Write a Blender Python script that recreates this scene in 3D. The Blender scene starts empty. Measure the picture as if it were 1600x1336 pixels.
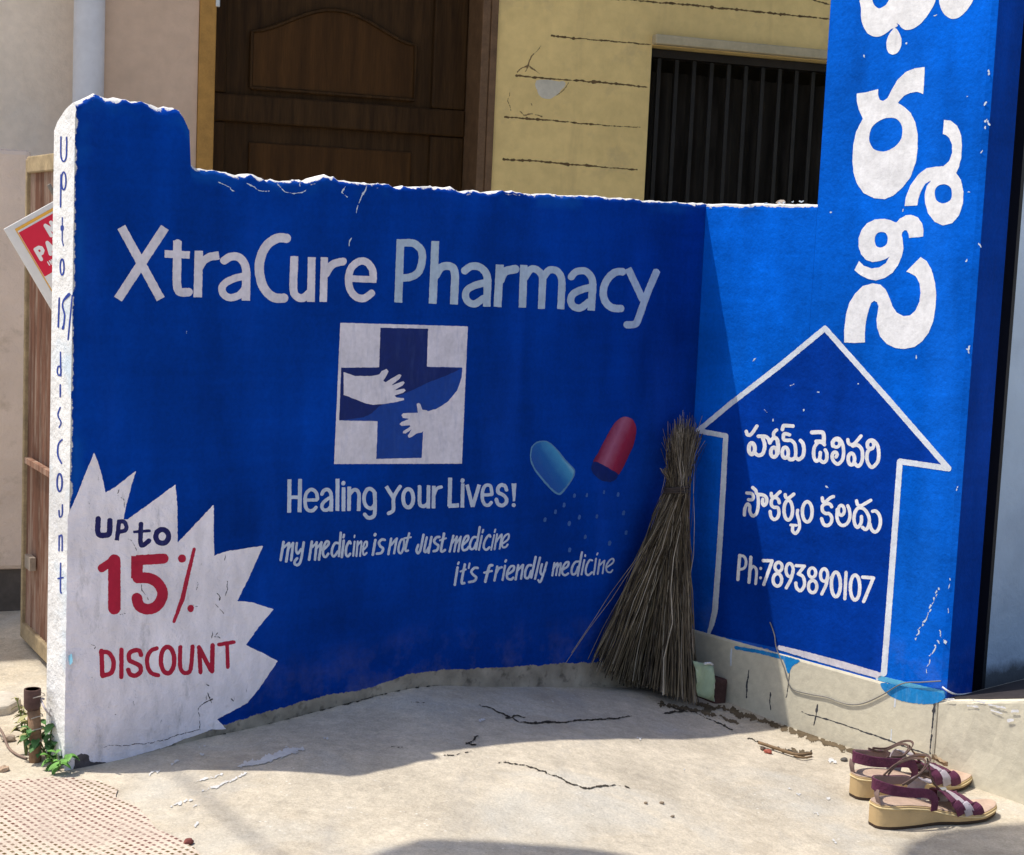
import bpy, bmesh, math, random
import numpy as np
from mathutils import Vector, Matrix
from mathutils.geometry import delaunay_2d_cdt

random.seed(7); RNG = np.random.default_rng(7)
S = bpy.context.scene
C = S.collection
rad = math.radians

# ------------------------------------------------------------------ camera
FOC, PIT, ROL, HC = 2500.0, rad(6.16), rad(-2.56), 1.0
fw = np.array([0, math.cos(PIT), -math.sin(PIT)])
rt = np.array([1.0, 0, 0]); dn = np.array([0, -math.sin(PIT), -math.cos(PIT)])
cr = math.cos(ROL)*rt + math.sin(ROL)*dn
cd = -math.sin(ROL)*rt + math.cos(ROL)*dn
CAM = np.array([0, 0, HC])
cam = bpy.data.objects.new('camera', bpy.data.cameras.new('camera')); C.objects.link(cam)
up = -cd; bk = -fw
cam.matrix_world = Matrix(((cr[0], up[0], bk[0], CAM[0]), (cr[1], up[1], bk[1], CAM[1]), (cr[2], up[2], bk[2], CAM[2]), (0, 0, 0, 1)))
cam.data.sensor_width = 36; cam.data.lens = 36*FOC/1600
cam.data.clip_start = 0.05; cam.data.clip_end = 500
S.camera = cam

# ------------------------------------------------------------------ light
sun_to = Vector((-0.438, 0.0166, 1.0)).normalized()
elev = math.asin(sun_to.z)
W = bpy.data.worlds.new('World'); S.world = W; W.use_nodes = True
nt = W.node_tree
bg = nt.nodes['Background']; bg.inputs[1].default_value = 0.15
sky = nt.nodes.new('ShaderNodeTexSky'); sky.sky_type = 'NISHITA'; sky.sun_disc = False
sky.sun_elevation = elev; sky.sun_rotation = math.atan2(sun_to.x, sun_to.y)
sky.dust_density = 2.5
nt.links.new(sky.outputs[0], bg.inputs[0])
sl = bpy.data.lights.new('sun', 'SUN'); sl.energy = 3.9; sl.angle = rad(0.55); sl.color = (1.0, 0.95, 0.86)
so = bpy.data.objects.new('sun', sl); C.objects.link(so); so.location = (-3, 0, 8)
so.rotation_euler = sun_to.to_track_quat('Z', 'Y').to_euler()
S.view_settings.view_transform = 'Standard'; S.view_settings.look = 'None'
S.view_settings.exposure = 0.32; S.view_settings.gamma = 1.0

# ------------------------------------------------------------------ frames of the two walls
YAW = rad(41)
U = np.array([math.cos(YAW), math.sin(YAW), 0.0])          # along the long wall, to the corner
T = np.array([math.sin(YAW), -math.cos(YAW), 0.0])         # along the short wall, out of the corner
Z = np.array([0, 0, 1.0])
def rays(xy):
    xy = np.asarray(xy, float).reshape(-1, 2)
    return fw*FOC + np.outer(xy[:, 0]-800, cr) + np.outer(xy[:, 1]-668, cd)
def flat(xy, z=0.0):
    v = rays(xy); return CAM + v*((z-HC)/v[:, 2])[:, None]
def on_plane(xy, p0, n):
    v = rays(xy); return CAM + v*(np.dot(p0-CAM, n)/(v@n))[:, None]
CN = flat([(1060, 1084)])[0]
def P(u, t, z): return CN + U*u + T*t + Z*z
GU = [(-3, .088), (-1.5, .09), (-1.2, .112), (-.9, .108), (-.7, .10), (-.4, .075), (-.1, .03), (.1, .01), (.35, 0), (2, 0)]
gx = np.array([a for a, b in GU]); gy = np.array([b for a, b in GU])
_fx = np.linspace(-3, 2, 501); _fy = np.interp(_fx, gx, gy)
_k = np.exp(-np.linspace(-2, 2, 41)**2); _k /= _k.sum()
_fy = np.convolve(np.pad(_fy, 20, mode='edge'), _k, 'valid')
def gz(p):
    p = np.asarray(p, float).reshape(-1, 3); d = p-CN
    u = d@U; t = d@T
    z = np.interp(u+.8*np.clip(t-.08, 0, 2), _fx, _fy)
    z += .0022*np.sin(7*u+2.1*t+.6)+.0018*np.sin(11*t-4*u)+.0010*np.sin(23*u+17*t)
    # mortar fillet along the foot of the long wall
    z += .022*np.exp(-((u+.78)/.22)**2)*np.exp(-(np.clip(t, 0, 9)/.10)**2)
    return z
def on_ground(xy, off=0.0):
    xy = np.asarray(xy, float).reshape(-1, 2)
    z = np.zeros(len(xy)); v = rays(xy)
    for _ in range(25):
        p = CAM + v*((z-HC)/v[:, 2])[:, None]
        z = gz(p)+off
    p[:, 2] = z
    return p
def G1(x, y, off=0.0): return on_ground([(x, y)], off)[0]
def on_W1(xy, off=0.0): return on_plane(xy, CN+T*off, T)
def on_W2(xy, off=0.0): return on_plane(xy, CN-U*off, U)

# ------------------------------------------------------------------ object helpers
def prop(o, label=None, cat=None, group=None, kind=None):
    if label: o['label'] = label
    if cat: o['category'] = cat
    if group: o['group'] = group
    if kind: o['kind'] = kind
    return o
def root(name, label, cat, loc, group=None):
    o = bpy.data.objects.new(name, None); C.objects.link(o)
    o.location = tuple(loc); o.empty_display_size = .05
    return prop(o, label, cat, group)
def worldloc(o):
    v = Vector((0, 0, 0))
    while o is not None: v = v+Vector(o.location); o = o.parent
    return np.array(v)
def mesh(name, V, F, m, parent=None, loc=None, smooth=False, mats=None):
    """vertices in world space; stored relative to the parent or to loc"""
    V = np.asarray(V, float).reshape(-1, 3)
    base = worldloc(parent) if parent is not None else (np.array(loc, float) if loc is not None else np.zeros(3))
    me = bpy.data.meshes.new(name); me.from_pydata((V-base).tolist(), [], [tuple(f) for f in F]); me.update()
    o = bpy.data.objects.new(name, me); C.objects.link(o)
    if parent is not None: o.parent = parent
    else: o.location = tuple(base)
    for mm in (mats or [m]): me.materials.append(mm)
    if smooth:
        for p in me.polygons: p.use_smooth = True
    return o
def recalc(o):
    bm = bmesh.new(); bm.from_mesh(o.data); bmesh.ops.recalc_face_normals(bm, faces=bm.faces); bm.to_mesh(o.data); bm.free()
    return o
def bevel(o, w, seg=2):
    b = o.modifiers.new('bevel', 'BEVEL'); b.width = w; b.segments = seg; b.limit_method = 'ANGLE'; b.angle_limit = rad(40)
    return o
class MB:
    def __init__(s): s.V = []; s.F = []
    def add(s, V, F):
        n = len(s.V); s.V += [tuple(v) for v in V]; s.F += [tuple(i+n for i in f) for f in F]
    def hexa(s, o, a, b, c):
        """box from corner o along vectors a,b,c"""
        o = np.asarray(o, float); a, b, c = [np.asarray(q, float) for q in (a, b, c)]
        V = [o, o+a, o+a+b, o+b, o+c, o+a+c, o+a+b+c, o+b+c]
        F = [(0, 3, 2, 1), (4, 5, 6, 7), (0, 1, 5, 4), (1, 2, 6, 5), (2, 3, 7, 6), (3, 0, 4, 7)]
        if np.dot(np.cross(a, b), c) < 0: F = [f[::-1] for f in F]
        s.add(V, F)
    def tube(s, pts, r, n=8, caps=True):
        pts = [np.asarray(p, float) for p in pts]
        rr = r if hasattr(r, '__len__') else [r]*len(pts)
        ref = None; rings = []
        for i, p in enumerate(pts):
            d = pts[min(i+1, len(pts)-1)]-pts[max(i-1, 0)]; d /= np.linalg.norm(d)+1e-12
            if ref is None:
                ref = np.array([0, 0, 1.0]) if abs(d[2]) < .9 else np.array([1.0, 0, 0])
            a = ref-d*np.dot(ref, d); a /= np.linalg.norm(a); b = np.cross(d, a); ref = a
            rings.append([p+rr[i]*(math.cos(2*math.pi*k/n)*a+math.sin(2*math.pi*k/n)*b) for k in range(n)])
        V = [v for R in rings for v in R]; F = []
        for i in range(len(rings)-1):
            for k in range(n):
                k2 = (k+1) % n
                F.append((i*n+k, i*n+k2, (i+1)*n+k2, (i+1)*n+k))
        if caps:
            F.append(tuple(range(n))[::-1]); F.append(tuple((len(rings)-1)*n+k for k in range(n)))
        s.add(V, F)
    def build(s, name, m, parent=None, loc=None, smooth=False): return mesh(name, s.V, s.F, m, parent, loc, smooth)

# ------------------------------------------------------------------ materials
def L(r, g, b):
    f = lambda c: (c/255/12.92 if c/255 <= .04045 else ((c/255+.055)/1.055)**2.4)
    return (f(r), f(g), f(b))
class NT:
    def __init__(s, name):
        s.m = bpy.data.materials.new(name); s.m.use_nodes = True
        s.t = s.m.node_tree; s.b = s.t.nodes['Principled BSDF']
        s.tc = s.t.nodes.new('ShaderNodeTexCoord')
        s.co = s.tc.outputs['Object']
    def link(s, a, b): s.t.links.new(a, b)
    def node(s, k, **kw):
        n = s.t.nodes.new(k)
        for a, v in kw.items(): setattr(n, a, v)
        return n
    def mapping(s, scale=(1, 1, 1), rot=(0, 0, 0)):
        n = s.node('ShaderNodeMapping'); n.inputs['Scale'].default_value = scale; n.inputs['Rotation'].default_value = rot
        s.link(s.co, n.inputs[0]); return n.outputs[0]
    def noise(s, scale, detail=4, rough=.55, co=None, dist=0):
        n = s.node('ShaderNodeTexNoise'); n.inputs['Scale'].default_value = scale; n.inputs['Detail'].default_value = detail
        n.inputs['Roughness'].default_value = rough; n.inputs['Distortion'].default_value = dist
        s.link(co or s.co, n.inputs['Vector']); return n.outputs['Fac']
    def ramp(s, fac, a, b, lo=0.0, hi=1.0):
        n = s.node('ShaderNodeMapRange'); n.inputs[1].default_value = a; n.inputs[2].default_value = b
        n.inputs[3].default_value = lo; n.inputs[4].default_value = hi; n.clamp = True
        s.link(fac, n.inputs[0]); return n.outputs[0]
    def math(s, op, a, b):
        n = s.node('ShaderNodeMath', operation=op)
        for i, q in enumerate((a, b)):
            if isinstance(q, (int, float)): n.inputs[i].default_value = q
            else: s.link(q, n.inputs[i])
        return n.outputs[0]
    def mix(s, fac, a, b, blend='MIX'):
        n = s.node('ShaderNodeMix', data_type='RGBA', blend_type=blend)
        for i, q in ((0, fac), (6, a), (7, b)):
            if isinstance(q, (int, float)): n.inputs[i].default_value = q
            elif isinstance(q, tuple): n.inputs[i].default_value = (*q[:3], 1)
            else: s.link(q, n.inputs[i])
        return n.outputs[2]
    def attr(s, name):
        n = s.node('ShaderNodeAttribute', attribute_name=name); return n.outputs['Fac']
    def vary(s, col, scale, lo, hi, detail=5, co=None, a=.3, b=.7):
        f = s.ramp(s.noise(scale, detail, co=co), a, b, lo, hi)
        c = s.node('ShaderNodeCombineColor')
        for i in range(3): s.link(f, c.inputs[i])
        return s.mix(1.0, col, c.outputs[0], 'MULTIPLY')
    def bump(s, h, strength, dist=.01):
        n = s.node('ShaderNodeBump'); n.inputs['Strength'].default_value = strength; n.inputs['Distance'].default_value = dist
        s.link(h, n.inputs['Height'])
        prev = s.b.inputs['Normal'].links
        if prev: s.link(prev[0].from_socket, n.inputs['Normal'])
        s.link(n.outputs[0], s.b.inputs['Normal'])
    def done(s, col, rough=.7, spec=.3, metal=0):
        if isinstance(col, tuple): s.b.inputs['Base Color'].default_value = (*col, 1)
        else: s.link(col, s.b.inputs['Base Color'])
        if isinstance(rough, (int, float)): s.b.inputs['Roughness'].default_value = rough
        else: s.link(rough, s.b.inputs['Roughness'])
        s.b.inputs['Specular IOR Level'].default_value = spec; s.b.inputs['Metallic'].default_value = metal
        return s.m
def plaster_bump(n, k=1.0):
    n.bump(n.noise(26, 6, .62), .35*k, .012)
    n.bump(n.noise(150, 3, .6), .25*k, .003)
def simple(name, col, rough=.7, v=.15, scale=14, spec=.3, bump=.2, bscale=60, metal=0):
    n = NT(name); c = n.vary(col, scale, 1-v, 1+v*.6); c = n.vary(c, scale*7, 1-v*.5, 1+v*.3)
    if bump: n.bump(n.noise(bscale, 4), bump, .004)
    return n.done(c, rough, spec, metal)

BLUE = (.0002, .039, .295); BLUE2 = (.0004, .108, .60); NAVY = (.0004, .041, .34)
def blue_color(n, base, k=1.0):
    ms = n.mapping((1, 1, .18))
    c = n.vary(base, 3.2, 1-.28*k, 1+.22*k, 5)
    c = n.vary(c, 16, 1-.14*k, 1+.12*k, 6, co=ms)
    sw = n.mapping((1.6, 1.6, .35), (0, .5, .3))
    c = n.mix(n.ramp(n.noise(3.0, 4, .5, co=sw), .54, .74, 0, .38), c, tuple(min(1, q*1.9+.012) for q in base))
    bs = n.mapping((.25, .25, 3.2), (0, .25, 0))
    c = n.vary(c, 20, .94, 1.06, 5, co=bs)
    c = n.vary(c, 5.5, .86, 1.12, 6, co=n.mapping((1, 1, .6), (0, .7, .4)))
    c = n.vary(c, 140, .90, 1.08, 3)
    return c
def scuffs(n, c, col, amt=.45, thr=.70):
    ms = n.mapping((1, 1, .12), (0, .12, 0))
    f = n.math('MULTIPLY', n.ramp(n.noise(30, 6, .7, co=ms), thr, thr+.12, 0, amt), n.ramp(n.noise(2.3, 2), .45, .65))
    return n.mix(f, c, col)
def m_wall_paint(name, base, chip=(.62, .60, .62), grey=(.34, .30, .24)):
    """blue paint over white plaster: 'top' = metres below the crest / from the edge, 'foot' = metres above the blue's lower edge"""
    n = NT(name)
    c = blue_color(n, base); c = scuffs(n, c, (.10, .22, .5))
    light = n.mix(n.ramp(n.noise(7, 3), .48, .62, 0, .6), c, (.004, .075, .36))    # thin second coat near the crest
    edge = n.ramp(n.math('SUBTRACT', n.attr('top'), n.math('MULTIPLY', n.noise(30, 5, .65), .030)), -.004, .012)
    c = n.mix(edge, light, c)
    white = n.vary((.74, .72, .70), 40, .7, 1.08); white = n.mix(n.ramp(n.noise(70, 5), .62, .72, 0, .6), white, (.22, .2, .18))
    k = n.ramp(n.math('ADD', n.attr('top'), n.math('MULTIPLY', n.math('SUBTRACT', n.noise(38, 6, .7), .5), .020)), .0004, .0016)
    c = n.mix(k, white, c)
    g = n.vary(grey, 18, .6, 1.25); g = n.mix(n.ramp(n.noise(50, 4), .55, .7, 0, .6), g, (.05, .045, .04))
    k2 = n.ramp(n.math('ADD', n.attr('foot'), n.math('MULTIPLY', n.math('SUBTRACT', n.noise(45, 5, .7), .5), .016)), -.0006, .0008)
    dz = n.math('MULTIPLY', n.ramp(n.attr('foot'), .0, .11, 1, 0), n.ramp(n.noise(13, 6, .65), .46, .75, 0, .26))
    c = n.mix(dz, c, (.26, .22, .17))
    c = n.mix(k2, g, c)
    plaster_bump(n, .8)
    return n.done(c, .75, .04)
def m_paint(name, col, tint=None, wear=.25, rough=.55):
    n = NT(name); c = n.vary(col, 22, .86, 1.06); c = n.vary(c, 110, .9, 1.05)
    if wear: c = n.mix(n.ramp(n.noise(55, 6, .7), .66, .78, 0, wear), c, tint or (.25, .24, .26))
    br = n.mapping((1, 1, .22), (0, .35, 0))
    c = n.mix(n.ramp(n.noise(85, 5, .6, co=br), .52, .78, 0, .30 if wear else .12), c, tint or (.10, .16, .34))
    plaster_bump(n, .42)
    return n.done(c, rough, .2)

M = {}
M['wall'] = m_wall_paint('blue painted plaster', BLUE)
M['white_plaster'] = None
n = NT('whitewashed plaster')
c = n.vary((.80, .79, .78), 12, .86, 1.05)
c = n.mix(n.ramp(n.noise(9, 4), .52, .66, 0, .55), c, (.42, .58, .72))            # bluish wash stains
c = n.mix(n.ramp(n.noise(60, 6, .7), .64, .74, 0, .8), c, (.16, .15, .14))
plaster_bump(n, 1.6); M['white_plaster'] = n.done(c, .75, .2)
n = NT('worn white paint')
ms = n.mapping((1, 1, .35))
c = n.vary((.88, .82, .87), 8, .86, 1.06); c = n.vary(c, 45, .88, 1.06, co=ms)
c = n.mix(n.ramp(n.noise(20, 7, .72, co=ms), .57, .68, 0, .62), c, (.42, .40, .42))
c = n.mix(n.ramp(n.noise(75, 6, .75, co=ms), .66, .72, 0, .85), c, (.12, .11, .12))
plaster_bump(n, 1.9); M['starburst'] = n.done(c, .75, .2)
M['lilac'] = m_paint('pale lilac paint', (.70, .66, .72))
M['pale'] = m_paint('pale blue title paint', (.43, .53, .64))
M['slogan'] = m_paint('pale slogan paint', (.52, .58, .70))
M['navy'] = m_paint('navy paint', (.010, .010, .105), wear=.1)
M['red'] = m_paint('red paint', (.46, .012, .045), (.3, .02, .05), .3)
M['white'] = m_paint('white sign paint', (.84, .83, .84), (.5, .5, .5), .3)
M['wash'] = m_paint('white wash paint', (.74, .78, .84), (.3, .4, .6), .4)
M['logo_dark'] = m_paint('dark blue paint', (.003, .016, .13), wear=0)
M['logo_mid'] = m_paint('mid blue paint', (.004, .048, .29), wear=0)
M['crack'] = simple('open plaster crack', (.075, .068, .075), .95, .3, 40, .1)
n = NT('deep blue paint'); c = blue_color(n, NAVY, .8); c = scuffs(n, c, (.1, .25, .6), .35); plaster_bump(n, .7); M['arrow'] = n.done(c, .75, .04)
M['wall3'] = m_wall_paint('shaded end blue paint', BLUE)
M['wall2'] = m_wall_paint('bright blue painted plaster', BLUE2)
M['pen'] = m_paint('brushed blue lettering', (.02, .05, .30), wear=.1)
M['flake'] = m_paint('exposed pale plaster', (.62, .70, .78), wear=.3)
M['cyan'] = m_paint('light blue brush paint', (.01, .23, .60), (.3, .5, .7), .3)

# ------------------------------------------------------------------ painted lettering: strokes -> outlines -> thin sheets
def smooth_pts(p, closed=False, k=7):
    p = np.asarray(p, float); n = len(p); out = []
    if n < 3: return p
    rng = range(n) if closed else range(n-1)
    for i in rng:
        if closed: a, b, c_, d = p[(i-1) % n], p[i], p[(i+1) % n], p[(i+2) % n]
        else: a, b, c_, d = p[max(i-1, 0)], p[i], p[i+1], p[min(i+2, n-1)]
        for j in range(k):
            t = j/k
            out.append(.5*((2*b)+(-a+c_)*t+(2*a-5*b+4*c_-d)*t*t+(-a+3*b-3*c_+d)*t**3))
    if not closed: out.append(p[-1])
    return np.array(out)
def vnoise(x, y, sc, seed):
    g = np.random.default_rng(seed).random((64, 64))
    X = x*sc; Y = y*sc; i = np.floor(X).astype(int); j = np.floor(Y).astype(int); fx = X-i; fy = Y-j
    fx = fx*fx*(3-2*fx); fy = fy*fy*(3-2*fy)
    q = lambda a, b: g[a % 64, b % 64]
    return (q(i, j)*(1-fx)+q(i+1, j)*fx)*(1-fy)+(q(i, j+1)*(1-fx)+q(i+1, j+1)*fx)*fy-.5
def seg_dist(X, Y, a, b, wa, wb, ca=False, cb=False):
    dx, dy = b[0]-a[0], b[1]-a[1]; L2 = dx*dx+dy*dy+1e-9
    t = ((X-a[0])*dx+(Y-a[1])*dy)/L2; tc = np.clip(t, 0, 1)
    d = np.hypot(X-a[0]-tc*dx, Y-a[1]-tc*dy)-(wa+(wb-wa)*tc)/2
    Ls = math.sqrt(L2)
    if ca: d = np.maximum(d, -t*Ls)
    if cb: d = np.maximum(d, (t-1)*Ls)
    return d
def poly_dist(X, Y, p):
    d = np.full(X.shape, 1e9); ins = np.zeros(X.shape, bool)
    n = len(p)
    for i in range(n):
        a = p[i]; b = p[(i+1) % n]
        d = np.minimum(d, seg_dist(X, Y, a, b, 0, 0))
        if a[1] != b[1]:
            c_ = ((a[1] > Y) != (b[1] > Y)) & (X < (b[0]-a[0])*(Y-a[1])/(b[1]-a[1])+a[0])
            ins ^= c_
    return np.where(ins, -d, d)
def parse(groups):
    """groups: list of (x0, y0, scale, text); one item per line"""
    items = []
    for x0, y0, sc, txt in groups:
        for ln in txt.strip().split('\n'):
            tk = ln.split()
            if not tk: continue
            kind = tk[0][0]; w = float(tk[0][1:] or 0)*sc
            pts = []
            for q in tk[1:]:
                v = [float(a) for a in q.split(',')]; pts.append(v)
            if kind == 'o':
                (cx, cy), (rx, ry) = pts[0][:2], pts[1][:2]; tl = pts[2][0] if len(pts) > 2 else 0
                p = [(cx+rx*math.cos(a)+tl*math.sin(a)*ry/100, cy+ry*math.sin(a)) for a in np.linspace(0, 2*math.pi, 28, endpoint=False)]
                p = np.array([(x0+a*sc, y0+b*sc, w) for a, b in p]); items.append(('c', p)); continue
            p = np.array([(x0+v[0]*sc, y0+v[1]*sc, (v[2]*sc if len(v) > 2 else w)) for v in pts])
            if kind in 'sq': p = smooth_pts(p)
            if kind in 'PH': p = smooth_pts(p, True)
            items.append((kind, p))
    return items
def contours(items, step, namp=.35, nsc=.35, seed=1):
    allp = np.vstack([p for k, p in items]); m = 2+allp[:, 2].max()/2+2*step
    x0, y0 = allp[:, 0].min()-m, allp[:, 1].min()-m; x1, y1 = allp[:, 0].max()+m, allp[:, 1].max()+m
    nx, ny = int((x1-x0)/step)+2, int((y1-y0)/step)+2
    xs = x0+np.arange(nx)*step; ys = y0+np.arange(ny)*step
    F = np.full((ny, nx), 50.0)
    def win(p, pad):
        i0 = max(0, int((p[:, 0].min()-pad-x0)/step)); i1 = min(nx, int((p[:, 0].max()+pad-x0)/step)+2)
        j0 = max(0, int((p[:, 1].min()-pad-y0)/step)); j1 = min(ny, int((p[:, 1].max()+pad-y0)/step)+2)
        return slice(j0, j1), slice(i0, i1)
    for k, p in items:
        if k in 'pPhH':
            sl_ = win(p, 3); X, Y = np.meshgrid(xs[sl_[1]], ys[sl_[0]])
            d = poly_dist(X, Y, p)
            F[sl_] = np.minimum(F[sl_], d) if k in 'pP' else np.maximum(F[sl_], -d)
        else:
            q = np.vstack([p, p[:1]]) if k == 'c' else p
            if len(q) == 1: q = np.vstack([q, q+[.01, 0, 0]])
            for i in range(len(q)-1):
                ww = max(q[i][2], q[i+1][2])/2+3
                sl_ = win(q[i:i+2], ww); X, Y = np.meshgrid(xs[sl_[1]], ys[sl_[0]])
                d = seg_dist(X, Y, q[i], q[i+1], q[i][2], q[i+1][2], k in 'bq' and i == 0, k in 'bq' and i == len(q)-2)
                F[sl_] = np.minimum(F[sl_], d)
    X, Y = np.meshgrid(xs, ys)
    if namp: F = F+namp*vnoise(X, Y, nsc, seed)+namp*.7*vnoise(X, Y, nsc*2.7, seed+1)
    F[0, :] = F[-1, :] = 5; F[:, 0] = F[:, -1] = 5
    F = np.where(np.abs(F) < 1e-6, 1e-6, F)
    B = F < 0
    code = (B[:-1, :-1]*1+B[:-1, 1:]*2+B[1:, 1:]*4+B[1:, :-1]*8)
    TAB = {1: [(3, 0)], 2: [(0, 1)], 3: [(3, 1)], 4: [(1, 2)], 5: [(3, 0), (1, 2)], 6: [(0, 2)], 7: [(3, 2)], 8: [(2, 3)], 9: [(2, 0)],
           10: [(0, 1), (2, 3)], 11: [(2, 1)], 12: [(1, 3)], 13: [(1, 0)], 14: [(0, 3)]}
    nxt = {}
    jj, ii = np.nonzero((code > 0) & (code < 15))
    def ek(i, j, e):
        return (i, j, 0) if e == 0 else (i+1, j, 1) if e == 1 else (i, j+1, 0) if e == 2 else (i, j, 1)
    for j, i in zip(jj.tolist(), ii.tolist()):
        for a, b in TAB[int(code[j, i])]: nxt[ek(i, j, a)] = ek(i, j, b)
    def pt(k):
        i, j, v = k; a = F[j, i]; b = F[j, i+1] if v == 0 else F[j+1, i]; t = a/(a-b)
        return (x0+(i+t)*step, y0+j*step) if v == 0 else (x0+i*step, y0+(j+t)*step)
    loops = []
    while nxt:
        s0 = next(iter(nxt)); lp = []; k = s0
        while k in nxt:
            lp.append(pt(k)); k = nxt.pop(k)
        if len(lp) > 6: loops.append(np.array(lp))
    return loops
def rdp(p, eps):
    n = len(p)
    if n < 5: return p
    h = int(np.argmax(((p-p[0])**2).sum(1)))
    keep = np.zeros(n+1, bool); q = np.vstack([p, p[:1]]); keep[[0, h, n]] = True
    st = [(0, h), (h, n)]
    while st:
        a, b = st.pop()
        if b-a < 2: continue
        d = q[b]-q[a]; L_ = np.hypot(*d); r = q[a+1:b]-q[a]
        dist = np.abs(r[:, 0]*d[1]-r[:, 1]*d[0])/L_ if L_ > 1e-9 else np.hypot(r[:, 0], r[:, 1])
        k = int(np.argmax(dist))
        if dist[k] > eps: keep[a+1+k] = True; st += [(a, a+1+k), (a+1+k, b)]
    return q[:-1][keep[:-1]]
def fill(V, E):
    vs, es, fs, *_ = delaunay_2d_cdt([Vector(v) for v in V], E, [], 0, 1e-5)
    xy = np.array([tuple(v) for v in vs]); T3 = np.array([tuple(f) for f in fs]); A = np.array([V[a] for a, b in E], float); B = np.array([V[b] for a, b in E], float)
    c = xy[T3].mean(1); ins = np.zeros(len(c), bool)
    for k in range(0, len(A), 400):
        a, b = A[k:k+400], B[k:k+400]
        h = (a[None, :, 1] > c[:, None, 1]) != (b[None, :, 1] > c[:, None, 1])
        dy = np.where(b[:, 1] == a[:, 1], 1e-9, b[:, 1]-a[:, 1])
        xi = a[None, :, 0]+(c[:, None, 1]-a[None, :, 1])*((b[:, 0]-a[:, 0])/dy)[None]
        ins ^= ((h & (c[:, None, 0] < xi)).sum(1) % 2).astype(bool)
    return xy, [tuple(int(i) for i in t) for t in T3[ins]]
def jag(items, k=.6, amp=1.0, seed=5):
    rg = np.random.default_rng(seed); out = []
    for kd, p in items:
        p = np.asarray(p, float); q = []
        for i in range(len(p)-1):
            n_ = max(2, int(np.hypot(*(p[i+1]-p[i])[:2])/3.2))
            for j in range(n_): q.append(p[i]+(p[i+1]-p[i])*j/n_)
        q.append(p[-1]); q = np.array(q)
        j = rg.normal(0, amp, (len(q), 2)); j[1:-1] = (j[:-2]+j[1:-1]*2+j[2:])/4; q[:, :2] += j
        q[:, 2] = q[:, 2]*k*np.exp(rg.normal(0, .35, len(q))); out.append((kd, q))
    return out
def painted(name, groups, proj, m, parent, off, step=.6, namp=.35, nsc=.3, seed=1, eps=.11, label=None):
    if len(groups[0]) == 2: items = [(k, smooth_pts(p, True)) if k == 'P' else (k, p) for k, p in groups]
    else: items = parse(groups)
    off = off*.22 if proj is not on_ground and parent is not None else off
    V = []; E = []
    for lp in contours(items, step, namp, nsc, seed):
        q = rdp(lp, eps)
        if len(q) < 3: continue
        n0 = len(V); V += q.tolist(); E += [(n0+i, n0+(i+1) % len(q)) for i in range(len(q))]
    vs, fs = fill(V, E)
    W3 = proj(vs, off)
    if fs:
        f = fs[0]; nn = np.cross(W3[f[1]]-W3[f[0]], W3[f[2]]-W3[f[0]])
        if np.dot(nn, CAM-W3[f[0]]) < 0: fs = [f[::-1] for f in fs]
    o = mesh(name, W3, fs, m, parent)
    if label: o['label'] = label
    return o

# ================================================================== SETTING: ground
def ground():
    def ax(lo, hi, st, far):
        a = list(np.arange(lo, hi+1e-6, st)); g = st; x = hi; r = []
        while x < far: g *= 1.5; x += g; r.append(x)
        g = st; x = lo; l = []
        while x > -far: g *= 1.5; x -= g; l.append(x)
        return np.array(l[::-1]+a+r)
    xs = ax(-1.7, 1.9, .02, 150); ys = ax(2.2, 4.9, .02, 150)
    X, Y = np.meshgrid(xs, ys); p = np.stack([X.ravel(), Y.ravel(), 0*X.ravel()], 1); p[:, 2] = gz(p)
    ny, nx = X.shape
    F = [(j*nx+i, j*nx+i+1, (j+1)*nx+i+1, (j+1)*nx+i) for j in range(ny-1) for i in range(nx-1)]
    n = NT('worn concrete')
    c = n.vary((.52, .455, .355), 2.2, .82, 1.12); c = n.vary(c, 9, .84, 1.10); c = n.vary(c, 48, .86, 1.10, 6)
    c = n.mix(n.ramp(n.noise(3.1, 5, .6, dist=.6), .5, .66, 0, .65), c, (.47, .45, .40))
    c = n.mix(n.ramp(n.noise(5.5, 6, .65, dist=.4), .56, .72, 0, .5), c, (.36, .30, .22))
    c = n.mix(n.ramp(n.noise(17, 6, .7), .62, .74, 0, .45), c, (.27, .24, .19))
    c = n.mix(n.ramp(n.noise(34, 5, .7), .66, .74, 0, .6), c, (.66, .63, .57))
    c = n.vary(c, 210, .85, 1.10, 4); c = n.vary(c, 520, .90, 1.08, 2)
    vo = n.node('ShaderNodeTexVoronoi'); vo.inputs['Scale'].default_value = 95; n.link(n.co, vo.inputs['Vector'])
    gate_ = n.ramp(n.noise(7, 4), .48, .62)
    c = n.mix(n.math('MULTIPLY', n.ramp(vo.outputs['Distance'], .14, .09, 0, .5), gate_), c, (.19, .155, .115))
    vo2 = n.node('ShaderNodeTexVoronoi'); vo2.inputs['Scale'].default_value = 60; mp = n.mapping((1, 1, 1), (.4, .2, .9)); n.link(mp, vo2.inputs['Vector'])
    c = n.mix(n.math('MULTIPLY', n.ramp(vo2.outputs['Distance'], .15, .08, 0, .7), n.ramp(n.noise(5, 4), .52, .64)), c, (.70, .67, .60))
    st = n.mapping((1.2, .35, 1), (0, 0, -.5))
    c = n.mix(n.ramp(n.noise(6, 6, .68, co=st), .55, .70, 0, .42), c, (.30, .285, .26))
    n.bump(n.noise(14, 7, .65), .55, .014); n.bump(n.noise(190, 4, .6), .4, .003); n.bump(vo.outputs['Distance'], .12, .003)
    o = mesh('ground', p, F, n.done(c, .9, .15), smooth=True)
    prop(o, 'cream worn concrete yard', None, None, 'structure'); return o
ground()

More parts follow.
